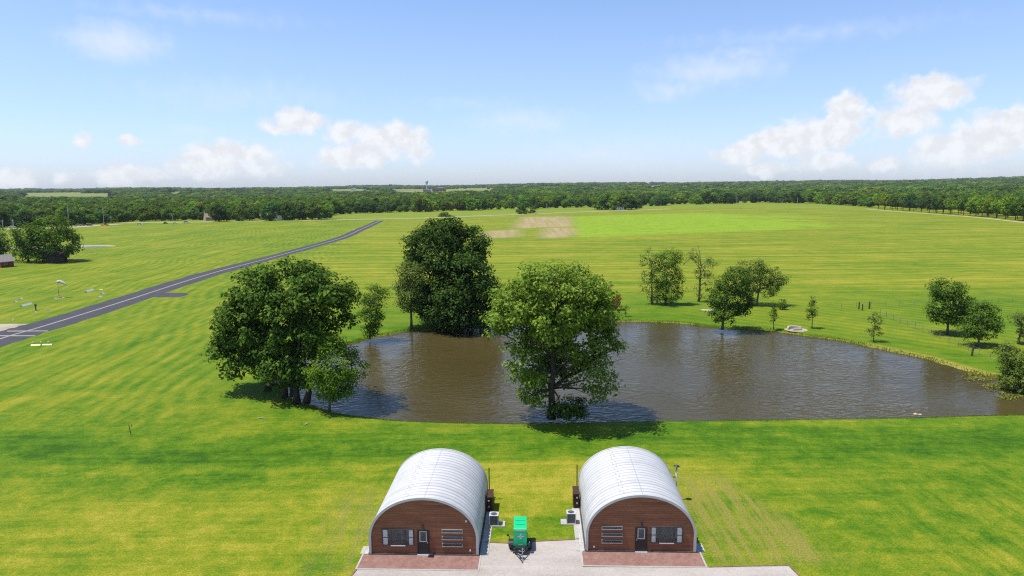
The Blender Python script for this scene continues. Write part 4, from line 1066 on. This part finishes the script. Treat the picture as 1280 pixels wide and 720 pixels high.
# ------------------------------------------------------------------ green trailer
MAT['green'] = plain('green_coachwork', (.008,.42,.165), .35, .5, 0, .05, 2)
MAT['rubber'] = plain('tyre_rubber', (.02,.02,.02), .85, .2, 0, .2)
def trailer():
    x, y = at(650.5, 690.5)
    t = empty('box_trailer', (x, y, .012), R_(-1.0), 'small green box trailer with a white emblem, on the gravel between the huts', 'trailer')
    # box body, bow front leaning back slightly (front is -y)
    prof = [(0.02, .52), (2.30, .52), (2.30, 1.90), (2.20, 1.97), (.22, 1.97), (.10, 1.88)]
    bo = MB().prism_x(prof, -.53, .53).build('body', MAT['green'], t, bevel=.03)
    b = MB(); 
    for yy in (.78, 1.42): b.box(-.40, .40, yy, yy+.035, 1.972, 1.985)
    b.build('roof_seam', plain('dark_green_seam', (.0,.14,.05), .5, .3, 0, .05), bo)
    # lettering strip and emblem on the front face
    def front(zf):  # y of the sloping front at height z
        return .02+(zf-.52)/(1.88-.52)*.08
    def fbox(b, x0, x1, z0, z1, pr=.012):
        k = len(b.v); y0, y1 = front(z0), front(z1)
        b.v += [(x0,y0-pr,z0),(x1,y0-pr,z0),(x1,y1-pr,z1),(x0,y1-pr,z1),(x0,y0,z0),(x1,y0,z0),(x1,y1,z1),(x0,y1,z1)]
        for f in ((0,1,2,3),(0,4,5,1),(1,5,6,2),(2,6,7,3),(3,7,4,0)): b.f.append(tuple(k+i for i in f))
    l = MB(); xs_ = -.40
    for w_, hgt in ((.03,.10),(.09,.07),(.03,.10),(.10,.09),(.04,.10),(.09,.10),(.10,.09),(.04,.08),(.10,.10),(.05,.10)):
        fbox(l, xs_, xs_+w_, 1.79-hgt/2, 1.79+hgt/2); xs_ += w_+.018
    l.build('lettering', MAT['white'], bo)
    e = MB(); zc = 1.40
    def fpoly(pts, pr=.012):
        k = len(e.v); e.v.extend([(px_, front(pz)-pr, pz) for px_, pz in pts]); e.v.extend([(px_, front(pz), pz) for px_, pz in pts]); n = len(pts)
        e.f.append(tuple(range(k, k+n)))
        for i in range(n): e.f.append((k+i, k+n+i, k+n+(i+1) % n, k+(i+1) % n))
    fpoly([(.03+.08*math.cos(a_), 1.44+.085*math.sin(a_)) for a_ in np.linspace(0, 2*math.pi, 14, endpoint=False)])
    fpoly([(-.24,1.345),(-.20,1.285),(-.10,1.255),(.03,1.245),(.16,1.255),(.26,1.285),(.30,1.345),(.16,1.325),(.03,1.335),(-.10,1.325)])
    fpoly([(-.13,1.215),(.19,1.215),(.13,1.165),(.08,1.10),(.03,1.075),(-.02,1.10),(-.07,1.165)])
    e.build('emblem', MAT['white'], bo)
    s = MB(); fbox(s, -.16, .18, .60, .625); s.build('small_print', MAT['white'], bo)
    # chassis, deck, tongue
    c = MB(); c.box(-.58, .58, -.42, 2.36, .38, .50); c.box(-.40, .40, -.50, -.05, .50, .62)
    c.build('chassis', MAT['black'], t, bevel=.01)
    tg = MB(); tg.tube([(-.48,-.42,.44),(-.10,-1.28,.44),(0,-1.50,.45)], [.045,.045,.05], 6); tg.tube([(.48,-.42,.44),(.10,-1.28,.44)], .045, 6); tg.tube([(-.30,-.85,.44),(.30,-.85,.44)], .035, 6)
    to = tg.build('tongue', MAT['black'], t)
    MB().tube([(0,-1.42,.45),(0,-1.70,.47)], [.07,.055], 8).build('coupler', MAT['dark'], to)
    MB().tube([(.16,-1.12,.05),(.16,-1.12,.95)], .035, 8).tube([(.16,-1.12,.88),(.34,-1.12,.88)], .018, 6).build('jack', MAT['chrome'], to)
    MB().box(-.24, .10, -1.08, -.78, .48, .66).build('battery_box', MAT['black'], to, bevel=.02)
    MB().tube([(-.10,-.95,.68),(.02,-1.10,.66),(.20,-.98,.55),(.34,-.70,.52)], .022, 6).build('hose', MAT['chrome'], to)
    MB().tube([(-.20,-1.05,.50),(-.05,-1.28,.52),(.10,-1.32,.5)], .03, 6).build('safety_chain', MAT['chrome'], to)
    for sd_ in (-1, 1):
        w = empty('wheel', (sd_*.80, .58, .33)); w.parent = t
        MB().tube([(-.11,0,0),(-.08,0,0),(.08,0,0),(.11,0,0)], [.28,.33,.33,.28], 24).build('tyre', MAT['rubber'], w, smooth=False)
        MB().tube([(sd_*.10,0,0),(sd_*.125,0,0)], [.18,.16], 16).build('rim', MAT['chrome'], w)
        pf = [(.08,.45),(.18,.66),(.36,.76),(.80,.76),(.98,.66),(1.08,.45),(1.02,.45),(.94,.62),(.78,.70),(.38,.70),(.22,.62),(.14,.45)]
        x0, x1 = sorted((sd_*.585, sd_*.96)); MB().prism_x(pf, x0, x1).build('fender', MAT['black'], t)
        x0, x1 = sorted((sd_*.585, sd_*.80)); MB().box(x0, x1, -.22, .05, .50, .78).build('toolbox', MAT['black'], t, bevel=.02)
    MB().tube([(-.84,.95,.72),(-.98,.95,.98)], .03, 6).box(-1.10,-.92,.88,1.02,.92,1.06).build('hose_reel', MAT['dark'], t)
    MB().box(.70, .76, -.02, .03, .80, .88).build('clearance_lamp', MAT['white'], t)
trailer()

# ------------------------------------------------------------------ fences, poles, small things
MAT['wire'] = plain('fence_wire', (.20,.20,.19), .6, .3, .3, .1)
def fence(px0, px1, n, hgt, label, skip=0):
    a_, b_ = np.array(at(*px0)), np.array(at(*px1)); root = empty('wire_fence', (a_[0], a_[1], 0), 0, label, 'fence')
    P = []
    for i in range(n):
        t = i/(n-1); q = a_+(b_-a_)*t-a_; P.append(q); hh = hgt*_nr.uniform(.92, 1.08)
        MB().tube([(q[0], q[1], -.2), (q[0]+_nr.normal()*.03, q[1], hh)], .045, 6).build('post', MAT['pole_wood'], root)
    w = MB()
    for z in (.35, .7, 1.02):
        for p, q in zip(P[:-1], P[1:]):
            m = (p+q)/2; w.tube([(p[0], p[1], z*hgt/1.1), (m[0], m[1], z*hgt/1.1-.03), (q[0], q[1], z*hgt/1.1)], .009, 4, False)
    w.build('wire', MAT['wire'], root); return root
fence((1100,393.5), (1252,455), 15, 1.2, 'wire fence running down the slope beside the right-hand shore')
fence((1052,384.5), (1300,377.5), 15, 1.2, 'wire fence along the foot of the yellow hay field')
def wood_post(px, h, rad, lean, label, mat='bark_dark'):
    x, y = at(*px); o = MB().tube([(0,0,-.2),(lean*.5,0,h*.5),(lean,0,h)], [rad*1.1,rad,rad*.9], 8).tube([(lean-.0,0,h),(lean,0,h+.05)], [rad*.9,rad*.3], 8).build('wooden_post', MAT[mat], loc=(x, y, 0))
    return tag(o, label, 'post')
wood_post((1073.5,386.5), 1.7, .16, .05, 'left post of the three dark gate posts at the fence corner')
wood_post((1078,388), 1.5, .14, -.03, 'middle post of the three dark gate posts at the fence corner')
wood_post((1086.5,386), 1.7, .16, .02, 'right post of the three dark gate posts at the fence corner')
wood_post((1214.5,445), 1.7, .16, .18, 'stout dark leaning post in the sloping wire fence')
# dark stake on the left lawn
sx_, sy_ = at(164, 544)
o = MB().tube([(0,0,-.1),(-.30,.2,1.25)], [.045,.04], 8).tube([(.10,.05,1.0),(.13,.05,1.32)], .03, 6).tube([(-.26,.18,1.12),(.12,.06,1.12)], .015, 5).build('stake', MAT['black'], loc=(sx_, sy_, 0)); tag(o, 'dark leaning stake alone on the left lawn', 'stake')
def utility_pole(px, top_py, label, cross=True, rad=.17, mat='pole_pale'):
    x, y = at(*px); _, zt = on_depth(px[0], top_py, y); root = empty('utility_pole', (x, y, 0), wr.uniform(-.3, .3), label, 'utility pole', 'utility poles')
    MB().tube([(0,0,-.3),(0,0,zt)], [rad*1.15, rad*.8], 8).build('pole', MAT[mat], root)
    if cross: MB().box(-1.1, 1.1, -.07, .07, zt-1.1, zt-.92).box(-.8, .8, -.06, .06, zt-2.0, zt-1.86).build('crossarm', MAT[mat], root)
MAT['pole_pale'] = plain('pale_grey_pole', (.42,.42,.40), .7, .2, 0, .1)
k_ = 0
for (x, yb, yt, lb) in [(86.5,282.5,257.5,'tall pale pole rising behind the tree by the dark shed'),(130,279.5,258.5,'tall pale pole beside the orange vehicle'),(139,279,269.5,'short pale pole right of the orange vehicle'),
        (17,285.5,273.5,'short pale pole by the white car at the left edge'),(4,285.5,274.5,'pole nearest the left picture edge'),(215.6,276,266.5,'pole in front of the left wood above the white cars'),
        (256.5,275.6,264,'pole just left of the brown roofed house'),(305.6,275.2,263.5,'pole just right of the brown roofed house'),(683.5,262.5,254.5,'pole in the meadow right of the pair of bushes'),
        (921,255.2,245.5,'pole before the wood beyond the bright crop'),(996.5,255,247,'pole before the wood right of the bright crop')]:
    utility_pole((x, yb), yt, lb, rad=.22)
# windsock
x, y = at(74, 372.3); ws = empty('windsock', (x, y, 0), 0, 'white windsock on a slim orange-banded mast beside the runway', 'windsock')
_, zt = on_depth(74, 352, y)
MAT['orange'] = plain('orange_paint', (.62,.16,.04), .6, .3, 0, .1)
b = MB(); b.tube([(0,0,0),(0,0,zt*.5)], .09, 8); b.build('lower_mast', MAT['orange'], ws)
MB().tube([(0,0,zt*.5),(0,0,zt)], .07, 8).build('upper_mast', MAT['white'], ws)
MB().tube([(0,0,zt-.1),(.6,0,zt+.05),(1.4,0,zt-.3),(2.2,0,zt-.75)], [.42,.46,.36,.22], 12, False).build('sock', MAT['white'], ws)
MB().disc((0,0), 1.3, 1.1, .01, 20).box(-.5,.5,-.4,.4,.0,.25).build('footing', MAT['sand'], ws)
# runway marker boards
def marker(pxa, pxb, wid, mat, label, h=.18):
    a_, b_ = np.array(at(*pxa)), np.array(at(*pxb)); L = np.linalg.norm(b_-a_); ang = math.atan2(*(b_-a_)[::-1]); c = (a_+b_)/2
    r0 = empty('runway_marker', (c[0], c[1], .0), ang, label, 'runway marker', 'marker boards beside the runway')
    MB().prism_x([(-wid/2,.02),(wid/2,.02),(0,h)], -L/2, L/2).build('board', mat, r0)
    b = MB()
    for q in np.linspace(-L/2, L/2, 3): b.box(q-.05, q+.05, -wid*.4, wid*.4, -.05, .03)
    b.build('foot', MAT['dark'], r0)
marker((107.5,365.6), (116,362.6), .9, MAT['white'], 'long white marker board right of the windsock', .5)
marker((26.5,383.4), (39,380.2), .9, MAT['white'], 'long white marker board left of the windsock', .5)
marker((18,378), (20.5,377.4), .7, MAT['white'], 'short white marker left of the windsock, nearer the picture edge', .4)
marker((24.5,374.6), (28,373.2), .5, MAT['white'], 'faint white marker farther up the grass left of the windsock', .3)
marker((127,367.8), (129.6,367.0), .7, MAT['white'], 'upper short white marker close to the long right board', .4)
marker((122.8,372.0), (126.8,371.2), .7, MAT['white'], 'lower short white marker close to the long right board', .4)
marker((124,362.8), (128.5,362.2), .5, MAT['yellow'], 'faint cream marker beyond the long right board', .3)
marker((43.8,390.9), (45.4,390.7), .6, MAT['white'], 'tiny white marker below the dark post', .4)
marker((60,388.5), (61.6,388.2), .6, MAT['white'], 'tiny white marker below the windsock', .5)
marker((15.8,401), (17.2,400.9), .6, MAT['white'], 'tiny white marker above the pale apron', .5)
marker((39,431.8), (51,431.6), .5, MAT['yellow'], 'left yellow marker strip on the near side of the runway', .2)
marker((53,431.4), (65,431.0), .5, MAT['yellow'], 'right yellow marker strip on the near side of the runway', .2)
for q, lb in (((41.4,430.4), 'left of the three small white lamps behind the yellow strips'), ((51.2,430.1), 'middle of the three small white lamps behind the yellow strips'), ((60.8,429.4), 'right of the three small white lamps behind the yellow strips')):
    x, y = at(*q); lm = empty('runway_lamp', (x, y, 0), 0, lb, 'runway lamp', 'small lamps beside the runway')
    MB().tube([(0,0,0),(0,0,.25)], .05, 8).build('stem', MAT['yellow'], lm); MB().tube([(0,0,.25),(0,0,.42),(0,0,.5)], [.16,.17,.05], 10).build('lamp_head', MAT['white'], lm)
x, y = at(45, 388.3); o = MB().box(-.10,.10,-.10,.10,0,1.1).box(-.22,.22,-.12,.12,1.1,1.6).build('runway_post', MAT['dark'], loc=(x, y, 0)); tag(o, 'small dark post with a box head near the windsock', 'post')

# fire pit beyond the pond, sand spot
x, y = at(995, 412.3); fp = empty('fire_pit', (x, y, 0), .2, 'pale sand fire pit with a low stone wall, beyond the pond', 'fire pit')
MB().disc((0,0), 2.3, 2.0, .015, 36, .04).build('sand_bed', MAT['sand'], fp)
b = MB()
for i in range(22):
    a_ = math.pi*(.05+.9*i/21); b.tube([(1.45*math.cos(a_), .3+1.1*math.sin(a_), 0), (1.45*math.cos(a_), .3+1.1*math.sin(a_), .42+.16*math.sin(a_))], .17, 6)
b.build('stone_wall', plain('pale_stone', (.48,.42,.36), .9, .1, 0, .2, 3), fp)
MB().box(-.95, .95, -.62, -.35, 0, .28).build('stone_bench', MAT['concrete'], fp, bevel=.03)
x, y = at(885, 387.5); o = MB().disc((0,0), 1.7, 1.5, 0, 30, .07).build('sand', MAT['sand'], loc=(x, y, .012)); tag(o, kind='structure')
# pieces at the dam edge, pale sticks on the lawn
x, y = at(1147, 518.6); o = MB().box(-.45,.05,-.2,.25,.0,.16).box(.1,.5,-.15,.2,.0,.10).prism([( -.4,.16),(.0,.16),(-.2,.26)], -.15, .2).build('stone_pile', plain('tan_stone', (.42,.33,.18), .9, .1, 0, .2, 4), loc=(x, y, -.02), bevel=.03); tag(o, 'few tan stones at the grassy dam edge on the right', 'stones')
def stick(px, rz, L, label):
    x, y = at(*px); o = MB().tube([(-L/2,0,.06),(-L*.1,.08,.10),(L/2,0,.07)], [.05,.06,.03], 6).tube([(0,.06,.1),(L*.28,.26,.12)], [.035,.02], 5).build('branch', MAT['pole_dry'], loc=(x, y, 0), rz=rz); tag(o, label, 'branch')
MAT['pole_dry'] = plain('bleached_wood', (.46,.40,.28), .9, .1, 0, .2, 4)
stick((327,523), .5, 1.0, 'bleached broken branch lying on the lawn below the left clump')
stick((384,530.5), 1.1, .8, 'shorter bleached stick on the lawn near the small bright tree')
# little dock hidden in the left clump
x, y = at(343, 478); dk = empty('wooden_dock', (x, y, 0), .4, 'small tan wooden dock under the left clump of trees', 'dock')
b = MB()
for i in range(9): b.box(-1.3, 1.3, -1.4+i*.32, -1.4+i*.32+.29, .30, .36)
b.build('deck', plain('tan_boards', (.34,.24,.14), .8, .2, 0, .2, 3), dk)
for (qx, qy) in ((-1.1,-1.2),(1.1,-1.2),(-1.1,1.2),(1.1,1.2)): MB().tube([(qx,qy,-.8),(qx,qy,.30)], .09, 8).build('leg', MAT['bark_dark'], dk)

# ------------------------------------------------------------------ sheds, houses, vehicles, tower
MAT['red'] = plain('barn_red', (.20,.040,.035), .8, .2, 0, .15)
MAT['roof_grey'] = plain('grey_shingles', (.27,.24,.22), .9, .1, 0, .2, 2)
MAT['roof_brown'] = plain('brown_shingles', (.24,.16,.11), .9, .1, 0, .2, 2)
MAT['wall_cream'] = plain('cream_siding', (.34,.30,.24), .8, .2, 0, .08)
MAT['wall_white'] = plain('white_siding', (.72,.72,.70), .7, .2, 0, .06)
MAT['shed_dark'] = plain('dark_shed_boards', (.040,.033,.030), .9, .1, 0, .3, 2)
def house(name, px, w, d, h, rh, rz, wall, roof, label, cat, wins=2, z0=0.0, door=True):
    x, y = at_h(*px); gz_ = float(hill(x, y))
    r0 = empty(name, (x, y, gz_+z0), rz, label, cat)
    MB().box(-w/2, w/2, -d/2, d/2, -.3, h).prism_x([(-d/2, h), (d/2, h), (0, h+rh)], -w/2+.02, w/2-.02).build('wall', wall, r0)
    t = .18; e = .4
    b = MB()
    for s in (-1, 1):
        b.prism_x([(s*(d/2+e), h-rh*e/(d/2)), (0, h+rh), (0, h+rh+t), (s*(d/2+e), h-rh*e/(d/2)+t)][::s], -w/2-e, w/2+e)
    b.build('roof', roof, r0)
    for i in range(wins):
        xw = -w/2+w*(i+1)/(wins+1)+(w*.12 if i >= wins/2 else -w*.12)
        f = MB().box(xw-.6, xw+.6, -d/2-.06, -d/2-.004, h*.38, h*.82).build('window', MAT['white'], r0)
        MB().box(xw-.5, xw+.5, -d/2-.075, -d/2-.062, h*.41, h*.79).build('pane', MAT['dark'], f)
    if door: MB().box(-.5, .5, -d/2-.06, -d/2-.004, 0, min(2.1, h*.85)).build('door', MAT['black'], r0)
    return r0
house('garden_shed', (6,334), 4.6, 4.2, 2.5, 2.2, R_(62), MAT['red'], MAT['roof_grey'], 'small red shed with grey gable roof at the left picture edge', 'shed', 1)
house('garden_shed', (69.5,328.4), 7.0, 4.5, 3.4, .7, R_(4), MAT['shed_dark'], MAT['shed_dark'], 'dark low shed under the large spreading tree', 'shed', 0)
fence((80,328), (90,327.2), 5, 1.3, 'short fence on the right side of the dark shed')
house('house', (267,275.5), 16, 10, 3.2, 3.6, R_(35), MAT['wall_cream'], MAT['roof_brown'], 'house with brown roof half hidden by trees beyond the left meadow', 'house', 3)
house('house', (348.5,274.3), 12, 9, 5.6, 3.2, R_(-70), MAT['wall_white'], MAT['roof_grey'], 'white two-storey house among dark trees by the far road', 'house', 3)
house('garden_shed', (330.5,274.8), 7, 6, 4.0, 1.6, R_(10), MAT['wall_cream'], MAT['roof_brown'], 'tan outbuilding left of the white house', 'shed', 1)
house('house', (774,262.6), 9, 7, 3.4, 2.0, R_(20), MAT['wall_white'], MAT['roof_grey'], 'white low cottage before the jutting grove', 'house', 2)
house('house', (264,256), 16, 10, 6, 4, R_(15), MAT['wall_cream'], MAT['roof_grey'], 'grey-roofed house deep in the wood above the brown-roofed one', 'house', 3, z0=5)
def hall(px, w, d, h, wall, label, z0=0.0):
    x, y = at_h(*px); r0 = empty('hall', (x, y, float(hill(x, y))+z0), 0, label, 'industrial hall', 'distant industrial halls')
    MB().box(-w/2, w/2, -d/2, d/2, -2, h).build('wall', wall, r0); MB().prism([(-w/2-1, h), (w/2+1, h), (0, h+h*.35)], -d/2-1, d/2+1).build('roof', MAT['white'], r0)
    b = MB()
    for q in np.linspace(-w*.36, w*.36, 4): b.box(q-w*.05, q+w*.05, -d/2-.3, -d/2-.02, 0, h*.6)
    b.build('gate', MAT['dark'], r0)
hall((549,239.4), 60, 30, 13, MAT['roof_brown'], 'long pale-roofed hall at the horizon right of the water tower', 2)
hall((534,240), 34, 25, 9, MAT['wall_cream'], 'low cream hall just below the water tower', 2)
hall((489,240.2), 40, 25, 9, MAT['roof_grey'], 'grey hall at the horizon left of the water tower', 2)
hall((398,239), 26, 20, 12, MAT['wall_white'], 'small white hall on the horizon above the white house', 2)
hall((442,237.8), 26, 20, 9, MAT['wall_white'], 'small white hall on the horizon halfway to the water tower', 2)
# water tower
def tower():
    x, y = at_h(533.7, 237.5); z0 = float(hill(x, y)); _, zt = on_depth(533.7, 225.5, y); h = zt-z0
    r0 = empty('water_tower', (x, y, z0), 0, 'water tower with flaring tank on the horizon', 'water tower'); R0 = 8.5
    mt = plain('blue_grey_tank', (.32,.38,.42), .6, .3, 0, .05)
    MB().tube([(0,0,-2),(0,0,h*.55)], [3.6,2.4], 14).build('column', mt, r0)
    MB().tube([(0,0,h*.52),(0,0,h*.68),(0,0,h*.85),(0,0,h*.95),(0,0,h)], [2.4,R0*.7,R0,R0*.9,R0*.3], 20).build('tank', mt, r0)
tower()
MAT['car_white'] = plain('white_car_paint', (.74,.74,.74), .3, .5, 0, .03); MAT['car_dark'] = plain('dark_car_paint', (.05,.05,.06), .3, .5, 0, .05); MAT['car_orange'] = plain('orange_machine_paint', (.60,.10,.03), .4, .5, 0, .05); MAT['car_silver'] = plain('silver_car_paint', (.45,.46,.48), .3, .5, .3, .03)
def car(px, mat, rz, label, L=4.6, hgt=1.5, truck=False):
    x, y = at(*px); r0 = empty('parked_car' if not truck else 'pickup_truck', (x, y, .02), rz, label, 'car' if not truck else 'truck', 'vehicles beside the far road')
    w = .9
    MB().prism([(-L/2,.35),(L/2,.35),(L/2,.85),(L*.42,.95),(-L*.46,.98),(-L/2,.8)], -w, w).build('body', mat, r0, bevel=.06)
    cab = [(-L*.38,.97),(L*.24,.95),(L*.10,hgt),(-L*.26,hgt)] if not truck else [(-L*.05,.97),(L*.28,.95),(L*.20,hgt+.35),(.0,hgt+.35)]
    MB().prism(cab, -w*.86, w*.86).build('cabin', MAT['dark'], r0, bevel=.04)
    xs2 = [c[0] for c in cab[2:]]; MB().box(min(xs2), max(xs2), -w*.82, w*.82, cab[2][1]+.002, cab[2][1]+.06).build('roof', mat, r0)
    for sx in (-.31, .31):
        for sy in (-1, 1): MB().tube([(sx*L, sy*w*.78, .34), (sx*L, sy*w*1.02, .34)], .34, 14).build('wheel', MAT['rubber'], r0)
car((15.5,284.6), MAT['car_white'], .05, 'white car at the far left edge under a short pole', 5.5, 1.8)
car((98.5,282.4), MAT['car_silver'], .1, 'silver car on the pale track right of the spreading tree', 5.0, 1.7)
car((103,282.0), MAT['car_dark'], .05, 'dark car just right of the silver one on the pale track', 4.6, 1.6)
car((112.3,282.3), MAT['car_dark'], -.1, 'dark car alone between the silver car and the orange vehicle', 4.4, 1.6)
car((131,282.0), MAT['car_orange'], .05, 'orange utility truck parked beside the tall pale pole', 6.6, 1.6, True)
car((174.5,281.4), MAT['car_white'], .15, 'white car alone on the meadow right of the orange truck', 4.6, 1.6)
car((219,279.4), MAT['car_white'], .0, 'smaller white car of the two left of the brown-roofed house', 3.6, 1.4)
car((233,278.9), MAT['car_white'], .1, 'larger white car of the two left of the brown-roofed house', 5.4, 1.8)
car((207,279.8), MAT['car_dark'], .2, 'dark car left of the two white cars on the meadow', 3.6, 1.5)

# ------------------------------------------------------------------ air
def haze():
    b = MB().box(-15200, 15200, -400, 15800, -5.0, 82.0)
    m = bpy.data.materials.new('haze_air'); m.use_nodes = True; t = m.node_tree
    for nd in list(t.nodes):
        if nd.type == 'BSDF_PRINCIPLED': t.nodes.remove(nd)
    v = t.nodes.new('ShaderNodeVolumePrincipled'); v.inputs['Color'].default_value = (.80,.88,1,1); v.inputs['Density'].default_value = 3.0e-5; v.inputs['Anisotropy'].default_value = .0
    t.links.new(v.outputs[0], [n_ for n_ in t.nodes if n_.type == 'OUTPUT_MATERIAL'][0].inputs['Volume'])
    o = b.build('haze', m); tag(o, 'thin pale summer haze over the whole landscape', 'haze', kind='stuff'); o.display_type = 'WIRE'
import os
haze()

# ------------------------------------------------------------------ sun and sky
EL, AZ = R_(69), math.atan2(-math.cos(R_(6)), -math.sin(R_(6)))   # sun left, a little behind the camera
sdir = Vector((math.sin(AZ)*math.cos(EL), math.cos(AZ)*math.cos(EL), math.sin(EL)))
ld = bpy.data.lights.new('sun', 'SUN'); ld.energy = 5.0; ld.angle = R_(.5); ld.color = (1, .955, .88)
lo = bpy.data.objects.new('sun', ld); COL.objects.link(lo); lo.location = (0, 0, 200); lo.rotation_euler = sdir.to_track_quat('Z', 'Y').to_euler()
world = bpy.data.worlds.new('World'); scene.world = world; world.use_nodes = True
class W(N):
    def __init__(s): s.t = world.node_tree
w = W(); bgn = w.t.nodes['Background']
sky = w.n('ShaderNodeTexSky'); sky.sky_type = 'NISHITA'; sky.sun_disc = False; sky.sun_elevation = EL; sky.sun_rotation = AZ; sky.altitude = 200; sky.air_density = 1.0; sky.dust_density = .6; sky.ozone_density = 1.6
D = w.t.nodes.new('ShaderNodeTexCoord').outputs['Generated']; dx, dy, dz = w.sep(D)
az = w.math('MULTIPLY', w.math('ARCTAN2', dx, dy), 57.29578); el = w.math('MULTIPLY', w.math('ARCSINE', dz), 57.29578)
def ang(px, py):
    d = ray(px, py); d = d/np.linalg.norm(d); return math.degrees(math.atan2(d[0], d[1])), math.degrees(math.asin(d[2]))
cv = w.n('ShaderNodeCombineXYZ'); w.set(cv.inputs[0], az); w.set(cv.inputs[1], el); uv = cv.outputs[0]
# billows: warp the sky coordinates with noise
nz = w.n('ShaderNodeTexNoise'); w.set(nz.inputs['Vector'], uv); nz.inputs['Scale'].default_value = .75; nz.inputs['Detail'].default_value = 4; nz.inputs['Roughness'].default_value = .55
wv = w.vmath('MULTIPLY', w.vmath('SUBTRACT', nz.outputs['Color'], (.5,.5,.5)), (2.2, 1.5, 0))
uvw = w.vmath('ADD', uv, wv)
bil = w.noise(uv, .95, 3.5, .5)
def blobs(lst, warp):
    m_ = None
    for (cx, cy, rx, ry, s) in lst:
        a_, e_ = ang(cx, cy); k = 57.29578/FPX
        q = w.vmath('MULTIPLY', w.vmath('SUBTRACT', warp, (a_, e_, 0)), (1/(rx*k), 1/(ry*k), 0)); v = w.math('MULTIPLY', w.math('SUBTRACT', 1.0, w.vmath('LENGTH', q)), s)
        m_ = v if m_ is None else w.math('MAXIMUM', m_, v)
    return m_
CUM = [(1058,140,30,26,1),(1030,166,52,24,1),(980,178,52,22,1),(930,192,42,18,.9),(1028,200,36,16,.8),(955,214,32,10,.7),(1165,116,48,24,1),(1135,150,40,24,.8),(1190,186,46,24,.9),(1245,172,48,30,.9),(1278,150,28,18,.9),(1105,207,22,9,.7),
       (375,152,46,18,.9),(435,166,36,18,.7),(490,172,56,24,1),(448,196,60,20,.9),(288,194,58,22,.95),(258,208,54,18,.95),(160,219,46,14,.9),(345,160,26,10,.6),(80,221,14,8,.5),(14,226,26,14,.9),(157,174,17,9,.7),(107,177,13,9,.6),(330,212,40,12,.5),(520,190,30,16,.6)]
WISP = [(145,53,66,28,.9),(890,88,105,26,.75),(840,112,70,20,.55),(650,150,90,22,.6),(930,66,70,14,.5),(300,120,170,26,.36),(760,190,160,24,.4),(1010,42,190,14,.36),(230,18,170,12,.32),(245,162,40,10,.4),(1180,200,120,24,.5),(420,190,130,24,.4),(1000,205,110,18,.35),(950,68,60,10,.4),(590,130,110,12,.25)]
cum = blobs(CUM, uvw)
den = w.math('ADD', cum, w.math('MULTIPLY', w.math('SUBTRACT', bil, .5), .75))
alpha = w.rng(den, -.02, .46)
soft = w.vmath('ADD', uv, w.vmath('MULTIPLY', wv, (1.6, .8, 0)))
wis = blobs(WISP, soft); al2 = w.math('MULTIPLY', w.rng(w.math('ADD', wis, w.math('MULTIPLY', w.math('SUBTRACT', bil, .5), .5)), -.05, .9), .62)
# lumpy tops catch more light than the hollows of the cloud
shade = w.rng(w.noise(w.vmath('ADD', uv, (.3, -.4, 0)), .95, 4, .5), .38, .62, .88, 1.0)
lowfade = w.rng(el, -.5, 3.2, .62, .96)
tint = w.ramp(w.rng(el, 0, 17, 0, 1, False), [(0, (1.12,1.27,1.84)), (.22, (1.30,1.40,1.84)), (.6, (1.50,1.54,1.80)), (1.0, (1.46,1.58,1.80))])
skyc = w.mix(1.0, sky.outputs[0], tint, 'MULTIPLY')
cc = w.n('ShaderNodeCombineColor')
for i, k in enumerate((8.9, 9.1, 9.5)): w.set(cc.inputs[i], w.math('MULTIPLY', shade, k))
c1 = w.mix(al2, skyc, (8.2, 8.7, 9.6, 1))
c2 = w.mix(w.math('MULTIPLY', alpha, lowfade), c1, cc.outputs[0])
w.t.links.new(c2, bgn.inputs[0]); bgn.inputs[1].default_value = .078
world.cycles.sampling_method = 'MANUAL'; world.cycles.sample_map_resolution = 512

scene.view_settings.view_transform = 'Standard'; scene.view_settings.look = 'None'; scene.view_settings.exposure = .42; scene.view_settings.gamma = 1
scene.cycles.use_denoising = False; scene.cycles.filter_width = 1.2
scene.cycles.max_bounces = 6; scene.cycles.diffuse_bounces = 3; scene.cycles.glossy_bounces = 3; scene.cycles.transmission_bounces = 4; scene.cycles.transparent_max_bounces = 6; scene.cycles.volume_bounces = 0
scene.cycles.sample_clamp_indirect = 3; scene.cycles.sample_clamp_direct = 3.5
scene.render.resolution_x = 1024; scene.render.resolution_y = 576
